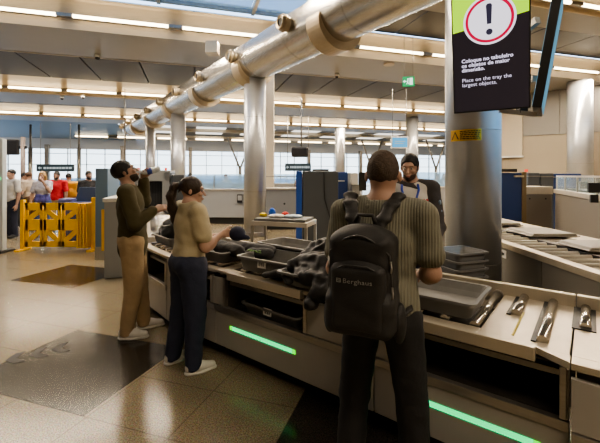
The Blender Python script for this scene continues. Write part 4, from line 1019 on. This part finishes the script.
    S.ell(P(0,0,.99), A(.158,.112,.14)*s); S.ell(P(0,0,1.12), A(.137*build,.100,.16)*s, k=.07); S.ell(P(0,0,1.30), A(.160*build,.112,.17)*s, k=.06)
    if shirt_hem < .85: S.ell(P(0,0,.88), A(.160,.118,.16)*s, k=.06)
    if fem: S.ell(P(0,.06,1.27), A(.125,.075,.075)*s, k=.05)
    for sd in (-1,1):
        S.cap(nb+A(0,0,-.03)*s, sh[sd], .05*s, .056*s, k=.05)
        d = el[sd]-sh[sd]
        if sleeve == 'short': S.cap(sh[sd], sh[sd]+d*.66, .056*s*build, .058*s*build, k=.018)
        elif sleeve == 'long':
            S.cap(sh[sd], el[sd], .056*s*build, .047*s*build, k=.02); S.cap(el[sd], el[sd]+(wr[sd]-el[sd])*.93, .048*s*build, .036*s, k=.02)
        elif sleeve == 'none': pass
    S.box(P(0,0,shirt_hem-.2), A(.6,.6,.2)*s, .002, sub=True, k=.01); S.cap(nb+A(0,.008,.022)*s, nb+A(0,.015,.2)*s, .058*s, .075*s, sub=True, k=.012)
    shirt = S.mesh('shirt', top, t, wob=wob, wobs=13)
    S = SDF(res, .035, .012)
    S.ell(P(0,-.012,.95), A(.152*(1+(hip-1)*.7),.112*(1+(hip-1)*.5),.115)*s); S.box(P(0,0,1.24), A(.6,.6,.2)*s, .002, sub=True, k=.01)
    for sd in (-1,1):
        S.cap(hp[sd], kn[sd], .086*s*hip, .064*s*hip, k=.03); S.cap(kn[sd], an[sd]+A(0,-.005,-.02)*s, .064*s*hip, .056*s, k=.02)
        if fem: S.ell(hp[sd]+A(0,-.045,0)*s, A(.085,.085,.10)*s)
    S.box(A(0,0,-.095)*s, A(1,1,.13)*s, .002, sub=True, k=.006)
    S.mesh('trousers', pants, t, wob=wob*.7, wobs=15)
    # belt line
    for sd in (-1,1):
        S = SDF(min(res,.009), .02, 0); a = an[sd]; dirf = unit(A(sd*.15,1,0))
        heel = A(a[0],a[1],0)+A(0,-.035,.045)*s; toe = heel+dirf*.20*s+A(0,0,-.012)*s
        S.cap(heel, heel+dirf*.10*s, .042*s, .044*s); S.cap(heel+dirf*.08*s, toe, .046*s, .034*s); S.cap(heel+A(0,0,.02)*s, A(a[0],a[1],.085*s), .040*s, .040*s)
        S.box(A(heel[0],heel[1],-.2+.004), A(1,1,.2), .001, sub=True, k=.004)
        sh_ = S.mesh('shoe', shoes, t)
        if shoesole:
            S = SDF(min(res,.009), .02, .004); S.cap(heel+A(0,0,-.035)*s, heel+dirf*.10*s+A(0,0,-.035)*s, .042*s, .045*s, flat=(1,1,.5)); S.cap(heel+dirf*.08*s+A(0,0,-.035)*s, toe+A(0,0,-.022)*s, .046*s, .036*s, flat=(1,1,.5))
            S.box(A(heel[0],heel[1],.5+.024), A(1,1,.5), .001, sub=True, k=.003); S.box(A(heel[0],heel[1],-.2), A(1,1,.2), .001, sub=True, k=.003)
            S.mesh('sole', mat('sole white', (.62,.60,.56), .6), sh_)
    t['_s'] = s
    del t['_s']
    return t, dict(P=P, h=h_, s=s, sh=sh, el=el, wr=wr, HR=HR, nb=nb)
def legs0(dx=.10, dy=0., twist=0.): return {-1: ((-dx*.95,.02,.50),(-dx,-.01,.075)), 1: ((dx*.95,.02,.50),(dx,-.01,.075))}
BRHAIR = mat('dark brown hair', (.035,.020,.012), .5, 0, .3, 60, .3, 120, stretch=(1,1,.3)); BLHAIR = mat('black hair', (.012,.010,.010), .5, 0, .2, 60, .3, 120)
# ---------------- front man with the backpack
OLV = stripes('ribbed olive shirt', (.165,.162,.125), (.205,.20,.158), 24)
BUZ = mat('cropped greying hair', (.075,.052,.038), .8, 0, .35, 90, .4, 200)
JEANB = cloth('black trousers', (.016,.016,.018), .8)
t, k = person('man in a ribbed olive shirt with a black backpack, seen from behind', (.415,1.86,0), (.40,.917), 1.78, SKIN2,
    {-1: ((-.262,.03,1.15),(-.22,.27,1.07)), 1: ((.232,.02,1.175),(.16,.26,1.10))}, {-1: ((-.15,.03,.50),(-.165,-.02,.075)), 1: ((.14,.02,.50),(.165,0,.075))},
    BUZ, OLV, JEANB, mat('dark shoes', (.03,.03,.03), .5), res=.0085, head=(-3,0,2), headoff=(0,-.005,-.010), hs=1.07, hairstyle='buzz', build=1.0, wob=.0035, shirt_hem=.90, soft=1.35,
    hands={-1: ((.25,.9,-.35),(0.2,-.35,-.9),30,None), 1: ((-.35,.9,-.2),(-.1,-.25,-.95),30,None)})
s = k['s']; P = k['P']
S = SDF(.006,.012,.0); S.cap(P(-.05,-.068,1.468), P(.05,-.068,1.468), .018); S.cap(P(-.05,-.068,1.468), P(-.078,-.01,1.475), .018,.017); S.cap(P(.05,-.068,1.468), P(.078,-.01,1.475), .018,.017)
S.cap(P(.078,-.01,1.475), P(.05,.06,1.44), .017,.014); S.cap(P(-.078,-.01,1.475), P(-.05,.06,1.44), .017,.014); S.mesh('collar', OLV, t)
bp = thing('worn_backpack', 'black laptop backpack worn by the man in the olive shirt', 'backpack', tuple(t.location+V((-.035,.015,.215))), t.rotation_euler.z); bp.scale = (.95,.98,.81)
CORD = mat('backpack fabric', (.021,.020,.020), .62, 0, .10, 60, .12, 160)
S = SDF(.008,.02); yb = -.245
S.box((0,yb,1.20), (.152,.105,.265), .06); S.ell((0,yb,1.43), (.135,.095,.075)); S.box((0,yb-.03,1.04), (.158,.10,.115), .05, k=.03)
S.mesh('pack_body', CORD, bp, wob=.0025, wobs=14)
S = SDF(.008,.02); S.box((0,yb-.095,1.13), (.125,.045,.175), .04); S.ell((0,yb-.09,1.28),(.115,.04,.05)); S.mesh('front_pocket', CORD, bp, wob=.002, wobs=14)
S = SDF(.008,.02); S.ell((-.165,yb+.01,.98), (.03,.06,.11)); S.mesh('side_pocket', CORD, bp)
S = SDF(.008,.02); S.ell((.165,yb+.01,.98), (.03,.06,.11)); S.mesh('side_pocket', CORD, bp)
q = MB(); pts = [(-.135+.27*i/14, yb-.085-.02*math.sin(math.pi*i/14), 1.36+.095*math.sin(math.pi*i/14)) for i in range(15)]
pts = [(-.15,yb-.06,1.05)]+pts+[(.15,yb-.06,1.05)]; q.tube(pts, .0055, 8); q.build('main_zip', mat('zip black', (.05,.05,.052), .35, .3), bp)
q = MB(); q.tube([(-.11,yb-.128,1.27),(-.05,yb-.138,1.305),(.05,yb-.138,1.305),(.11,yb-.128,1.27)], .004, 8); q.build('pocket_zip', MATS['zip black'], bp)
for x, z in ((-.142,1.33),(.142,1.33),(.148,1.20)):
    q = MB(); q.tube([(x,yb-.085,z),(x+.006,yb-.10,z-.03),(x+.002,yb-.10,z-.055)], .0045, 8); q.build('zip_pull', STEELD, bp)
q = MB(); q.tube([(-.05,yb+.03,1.50),(-.035,yb+.04,1.545),(.035,yb+.04,1.545),(.05,yb+.03,1.50)], .011, 8); q.build('carry_loop', CORD, bp)
for sd in (-1,1):
    S = SDF(.007,.02)
    pp = [A(sd*.05,yb+.05,1.44), A(sd*.075,yb+.085,1.52), A(sd*.105,-.10,1.60), A(sd*.125,-.03,1.645), A(sd*.135,.06,1.60), A(sd*.145,.125,1.46), A(sd*.155,.13,1.22), A(sd*.19,.03,1.08), A(sd*.19,-.09,1.0), A(sd*.155,yb+.06,.97)]
    rr = [.030,.034,.036,.036,.036,.034,.026,.013,.013,.013]
    for i in range(len(pp)-1): S.cap(pp[i], pp[i+1], rr[i]*.62, rr[i+1]*.62, flat=(1.5,1,1) if i > 2 else (1.5,1,.75))
    S.mesh('shoulder_strap', CORD, bp)
LOGO = mat('logo grey', (.5,.49,.47), .5)
Mz = Matrix.Translation((-.088,yb-.1418,1.215)) @ Matrix.Rotation(R(90),4,'X')
lt = text('Berghaus', .034, LOGO, bp, Mz @ Matrix.Translation((.030,.0,.0)), 'logo_lettering', spacing=1.05)
q = MB(); 
for a in ((0,0,.022,.004),(0,.018,.022,.022),(0,0,.004,.022),(.018,0,.022,.022),(.0,.009,.022,.013)): q.box(-.088+a[0],-.088+a[2],yb-.1425,yb-.1405,1.215+a[1],1.215+a[3])
le = q.build('logo_emblem', LOGO, bp)
from mathutils.bvhtree import BVHTree
trees = []
for c_ in bp.children:
    if c_.name.split('.')[0] in ('pack_body','front_pocket'): trees.append(BVHTree.FromPolygons([v_.co for v_ in c_.data.vertices], [tuple(p_.vertices) for p_ in c_.data.polygons]))
for o_ in (lt, le):
    for v_ in o_.data.vertices:
        hs = [h2[0].y for h2 in (tr.ray_cast(V((v_.co.x,-2,v_.co.z)), V((0,1,0))) for tr in trees) if h2[0] is not None]
        if hs: v_.co.y = min(hs)-.0012
# ---------------- woman
BEI = cloth('beige t shirt', (.50,.435,.30), .85, .35, 12)
NAV = cloth('navy jeans', (.026,.032,.062), .8, .25, 40)
WSH = mat('white trainer', (.62,.60,.56), .5, 0, .05, 20)
t, k = person('woman with a brown ponytail in a beige T-shirt and navy jeans at the bench', (-.965,3.21,0), (.76,.65), 1.645, SKIN,
    {-1: ((-.17,.15,1.05),(.04,.31,1.10)), 1: ((.215,.05,1.05),(.19,.22,1.14))}, {-1: ((-.115,-.02,.50),(-.145,-.09,.075)), 1: ((.115,.01,.50),(.15,-.02,.075))},
    BRHAIR, BEI, NAV, WSH, res=.0085, head=(-6,0,-30), headoff=(0,0,-.022), hs=1.07, hairstyle='ponytail', fem=True, build=1.15, wob=.0035, shirt_hem=.985, soft=1.15, lean=.02, hip=1.34,
    hands={-1: ((.85,.5,.1),(.3,-.2,.9),30,None), 1: ((.25,.95,.05),(-.9,.2,-.1),35,None)})
# back pocket stitching
navy_c = V((-.95,3.14,1.15))
o = SDF(.007,.02); c = V((-.553,3.262,1.135)); o.ell(tuple(c), (.075,.07,.066)); o.cap((c.x+.03,c.y-.03,c.z-.02),(c.x+.10,c.y-.05,c.z-.03), .03,.02)
cp_ = o.mesh('baseball_hat', cloth('navy cotton', (.012,.016,.045), .75)); tag(cp_, 'round navy blue cap held up by the woman over the bench', 'cap')
# ---------------- drinking man
OLD = cloth('olive long sleeve', (.072,.060,.026), .85, .35, 12)
KHA = cloth('khaki trousers', (.42,.31,.185), .85, .45, 14)
t, k = person('man in olive shirt and khakis tilting his head back to drink from a bottle', (-1.745,3.86,0), (.95,.31), 1.80, SKIN2,
    {-1: ((-.20,.09,1.37),(-.095,.10,1.60)), 1: ((.25,.05,1.17),(.17,.215,1.29))}, {-1: ((-.09,.05,.50),(-.10,.10,.075)), 1: ((.09,.02,.50),(.11,-.04,.075))},
    BLHAIR, OLD, KHA, WSH, res=.0095, head=(26,0,6), headoff=(0,-.05,.0), hs=1.05, hairstyle='full', beard=BRHAIR, sleeve='long', build=1.15, shirt_hem=.775, lean=-.06, soft=1.4, hip=1.2, wob=.0035,
    hands={-1: ((.45,.10,.85),(.6,.5,-.4),50,None), 1: ((-.3,.9,.25),(-.6,.1,-.6),40,None)})
q = MB(); h_ = k['h']; m0_ = h_(0,.105,-.062); dirb = unit(k['HR']@A(0,1,0)); dirb = unit(dirb+A(0,0,-.22))
a = m0_; b = m0_+dirb*.02; pr = [(0,.013),(.022,.013),(.024,.017),(.05,.032),(.15,.034),(.155,.031),(.165,.034),(.20,.032),(.212,.022)]
bt = thing('water_bottle', 'white and blue plastic water bottle at the drinking man\'s mouth', 'bottle', tuple(t.location), t.rotation_euler.z)
q = MB(); q.tube([m0_+dirb*d for d, r in pr], [r for d, r in pr], 18); q.build('bottle_body', mat('clear white plastic', (.72,.76,.80), .2, trans=.15), bt)
q = MB(); q.tube([m0_+dirb*.075, m0_+dirb*.125], [.0352,.0352], 18); q.build('label_wrap', mat('bottle label', (.06,.10,.40), .4), bt)
# things the drinking man holds: dark strap
q = MB(); w_ = k['wr'][1]; q.tube([w_+A(-.02,.08,.0), w_+A(-.03,.16,-.06), w_+A(-.06,.20,-.16), w_+A(-.02,.24,-.24)], .012, 8, flat=.5)
o = q.build('bag_strap', BLACKM, None, loc=tuple(t.location), rz=t.rotation_euler.z); tag(o, 'black bag strap hanging from the drinking man\'s hand', 'strap')
# ---------------- staff member behind the bench
VST = cloth('white vest cloth', (.58,.56,.53), .75, .2, 14); DKS = cloth('charcoal sleeve', (.055,.05,.052), .8)
t, k = person('bearded staff man in a white vest with blue lanyard, facing the backpack man', (1.10,3.72,0), (-.22,-.97), 1.86, SKIN,
    {-1: ((-.27,.05,1.14),(-.20,.28,1.08)), 1: ((.27,.05,1.14),(.20,.28,1.08))}, legs0(), BLHAIR, DKS, NAV, mat('dark shoes', (.03,.03,.03), .5),
    res=.0095, head=(-12,0,-14), headoff=(0,0,-.01), hairstyle='full', beard=mat('short beard', (.07,.045,.035), .8, 0, .3, 120), sleeve='long', build=1.06, soft=1.3)
s = k['s']; P = k['P']
S = SDF(.009,.04,.028); S.ell(P(0,0,1.02), A(.158,.112,.16)*s); S.ell(P(0,0,1.14), A(.142,.102,.16)*s, k=.07); S.ell(P(0,0,1.30), A(.165,.112,.15)*s, k=.06)
for sd in (-1,1): S.cap(k['nb']+A(0,0,-.04), P(sd*.13,-.005,1.425), .05,.052, k=.04)
S.box(P(0,0,.70), A(.6,.6,.2), .002, sub=True, k=.01); S.cap(k['nb']+A(0,.01,.03), k['nb']+A(0,.04,.2), .058,.08, sub=True, k=.012)
v = S.mesh('vest', VST, t)
q = MB(); q.tube([P(-.07,.05,1.475),P(-.075,.125,1.42),P(-.04,.160,1.30),P(0,.165,1.17)], .011, 8, flat=.35); q.tube([P(.07,.05,1.475),P(.075,.125,1.42),P(.04,.160,1.30),P(0,.165,1.17)], .011, 8, flat=.35)
q.build('lanyard', mat('lanyard blue', (.03,.07,.42), .5), t)
q = MB()
for x in (-.145,-.118,-.091): q.sphere(P(x,.135+.10*(.145+x),1.325), (.013,.010,.013), 10, 6)
q.build('vest_emblem', mat('emblem red', (.55,.02,.03), .5), t)
q = MB()
for i, (z, dx) in enumerate(((1.30,.0),(1.22,.01))):
    q.sphere(P(-.262-dx,.055,z), (.018,.035,.028), 10, 6)
q.build('sleeve_patch', mat('patch blue grey', (.20,.28,.38), .6), t)
# ---------------- waiting people at the left
LR = .015
def bgp(label, px, Y, heading, H, skin, top, pants, hairm=BLHAIR, **kw):
    kw.setdefault('arms', {-1: ((-.25,.04,1.12),(-.18,.26,1.15)), 1: ((.25,.04,1.12),(.18,.26,1.15))}); arms = kw.pop('arms')
    return person(label, (X_at(px,Y),Y,0), heading, H, skin, arms, legs0(.10), hairm, top, pants, kw.pop('shoes', mat('dark shoes', (.03,.03,.03), .5)), res=LR, facedetail=kw.pop('face', False), shoesole=False, **kw)
hang = {-1: ((-.25,.0,1.12),(-.26,.06,.87)), 1: ((.25,.0,1.12),(.26,.06,.87))}
bgp('uniformed guard in a white shirt and navy trousers beside the pale gate post', 12, 9.8, (-.3,-.9), 1.80, SKIN, cloth('white shirt', (.62,.62,.62), .8), NAV, arms=hang)
bgp('person in a dark cap and grey top leaning over a phone behind the guard', 21, 11.9, (.9,.3), 1.72, SKIN2, cloth('grey brown top', (.16,.13,.12), .8), cloth('charcoal trousers', (.05,.05,.055), .8), lean=.12, face=False)
bgp('woman in a beige top and brown trousers, between the dark capped person and the blonde', 30.5, 11.0, (-.95,.2), 1.74, SKIN, cloth('sand top', (.50,.42,.33), .8), cloth('brown trousers', (.14,.075,.035), .8), hairm=mat('chestnut hair', (.10,.05,.025), .5), fem=True, hairstyle='short', lean=.10)
t, k = bgp('blonde woman in a white and purple top with her hand at her face', 42.5, 9.9, (.25,-.95), 1.74, SKIN, cloth('white lilac top', (.50,.50,.58), .8), cloth('blue jeans', (.05,.09,.20), .8), hairm=mat('blonde hair', (.42,.27,.12), .5, 0, .2, 60), fem=True, hairstyle='long', face=True,
    arms={-1: ((-.22,.16,1.22),(-.07,.20,1.50)), 1: ((.24,.0,1.12),(.26,.06,.90))})
S = SDF(LR,.03,.024); S.ell(k['P'](0,0,1.0), A(.165,.118,.11)*k['s']); S.ell(k['P'](0,0,1.10), A(.142,.105,.08)*k['s']); S.box(k['P'](0,0,.70), (.6,.6,.2), .002, sub=True, k=.01); S.mesh('blue_hem', cloth('purple blue cloth', (.10,.10,.36), .8), t)
bgp('bearded man in a red polo shirt and khaki trousers', 57, 10.7, (.12,-1), 1.75, SKIN2, cloth('red polo', (.55,.02,.03), .7), KHA, hairm=BLHAIR, beard=BLHAIR, build=1.12, arms=hang, face=True)
bgp('person in a dark patterned purple shirt turned away, right of the red polo', 68.5, 11.3, (-.1,1), 1.70, SKIN2, mat('patterned shirt', (.10,.05,.10), .8, 0, .9, 25), cloth('charcoal trousers', (.05,.05,.055), .8), fem=True, hairstyle='short', arms=hang)
S = SDF(.015,.03); S.box((0,0,1.22),(.17,.12,.24),.08); S.ell((0,-.1,1.12),(.13,.06,.13)); o = S.mesh('yellow_backpack', mat('mustard cloth', (.60,.30,.03), .7, 0, .1, 20, .3, 30)); o.location = (X_at(73.5,11.0),11.0,0); tag(o, 'mustard yellow backpack on the back of the person in the patterned shirt', 'backpack')
t, k = bgp('bearded man in a black T-shirt looking at his phone behind the barrier', 88.5, 9.9, (.8,-.6), 1.76, SKIN, cloth('black t shirt', (.022,.022,.026), .8), cloth('black trousers', (.016,.016,.018), .8), hairm=BLHAIR, beard=BLHAIR, face=True)
q = MB(); q.box(-.04,.04,-.006,.006,-.08,.08); o = q.build('phone', BLACKM, None, .004, loc=(X_at(91,9.6)+.12,9.75,1.28)); o.rotation_euler = (R(-30),0,R(40)); tag(o, 'dark phone held by the man in the black T-shirt', 'phone')
bgp('distant worker in a yellow high visibility vest near the windows', 190, 14.8, (-.2,1), 1.72, SKIN2, mat('hi vis yellow', (.65,.80,.03), .6, emit=(.65,.8,.03), estr=.15), cloth('charcoal trousers', (.05,.05,.055), .8), arms=hang)
bgp('distant traveller behind the glass counter, right of the yellow vest', 226, 15.5, (-.2,-1), 1.68, SKIN, cloth('pale blue shirt', (.40,.46,.55), .8), NAV, arms=hang)
bgp('distant traveller left of the pair of heads above the body scanner', 301, 16, (.2,-1), 1.70, SKIN2, cloth('grey brown top', (.16,.13,.12), .8), NAV, arms=hang)
bgp('distant dark clothed traveller above the narrow blue scanner', 325, 15, (.2,-1), 1.70, SKIN2, cloth('black t shirt', (.022,.022,.026), .8), NAV, arms=hang)
bgp('distant traveller nearer the staff member, left of two behind the glass counter', 437, 15.5, (.2,-1), 1.70, SKIN, cloth('grey brown top', (.16,.13,.12), .8), NAV, arms=hang)
bgp('distant traveller nearer the big column, right of two behind the glass counter', 444, 16.2, (-.2,-1), 1.68, SKIN, cloth('pale blue shirt', (.40,.46,.55), .8), NAV, arms=hang, hairm=BRHAIR, fem=True, hairstyle='long')
# ================================================================== sky, camera
wd = bpy.data.worlds.new('World'); SC.world = wd; wd.use_nodes = True; nt = wd.node_tree
bg = nt.nodes['Background']; tc = nt.nodes.new('ShaderNodeTexCoord'); sp = nt.nodes.new('ShaderNodeSeparateXYZ'); nt.links.new(tc.outputs['Generated'], sp.inputs[0])
rp = nt.nodes.new('ShaderNodeValToRGB'); nt.links.new(sp.outputs[2], rp.inputs[0])
e = rp.color_ramp.elements; e[0].position = 0; e[0].color = (.90,.94,.97,1); e[1].position = .5; e[1].color = (.30,.50,.80,1)
nt.links.new(rp.outputs[0], bg.inputs[0]); bg.inputs[1].default_value = 3.4
cam = bpy.data.cameras.new('Camera'); co = bpy.data.objects.new('Camera', cam); COL.objects.link(co); SC.camera = co
co.location = (0,0,EYE); co.rotation_euler = (R(90),0,0); cam.sensor_width = 36; cam.lens = 36*F0/600; cam.shift_y = -(221.5-HZ)/600; cam.clip_end = 400; cam.clip_start = .05
SC.view_settings.view_transform = 'AgX'
try: SC.view_settings.look = 'AgX - Medium High Contrast'
except Exception: pass
SC.view_settings.exposure = 0.24
SC.cycles.use_denoising = True; SC.cycles.max_bounces = 8; SC.cycles.diffuse_bounces = 4; SC.cycles.sample_clamp_indirect = 6; SC.cycles.sample_clamp_direct = 0
SC.cycles.caustics_reflective = False; SC.cycles.caustics_refractive = False; SC.cycles.transparent_max_bounces = 12
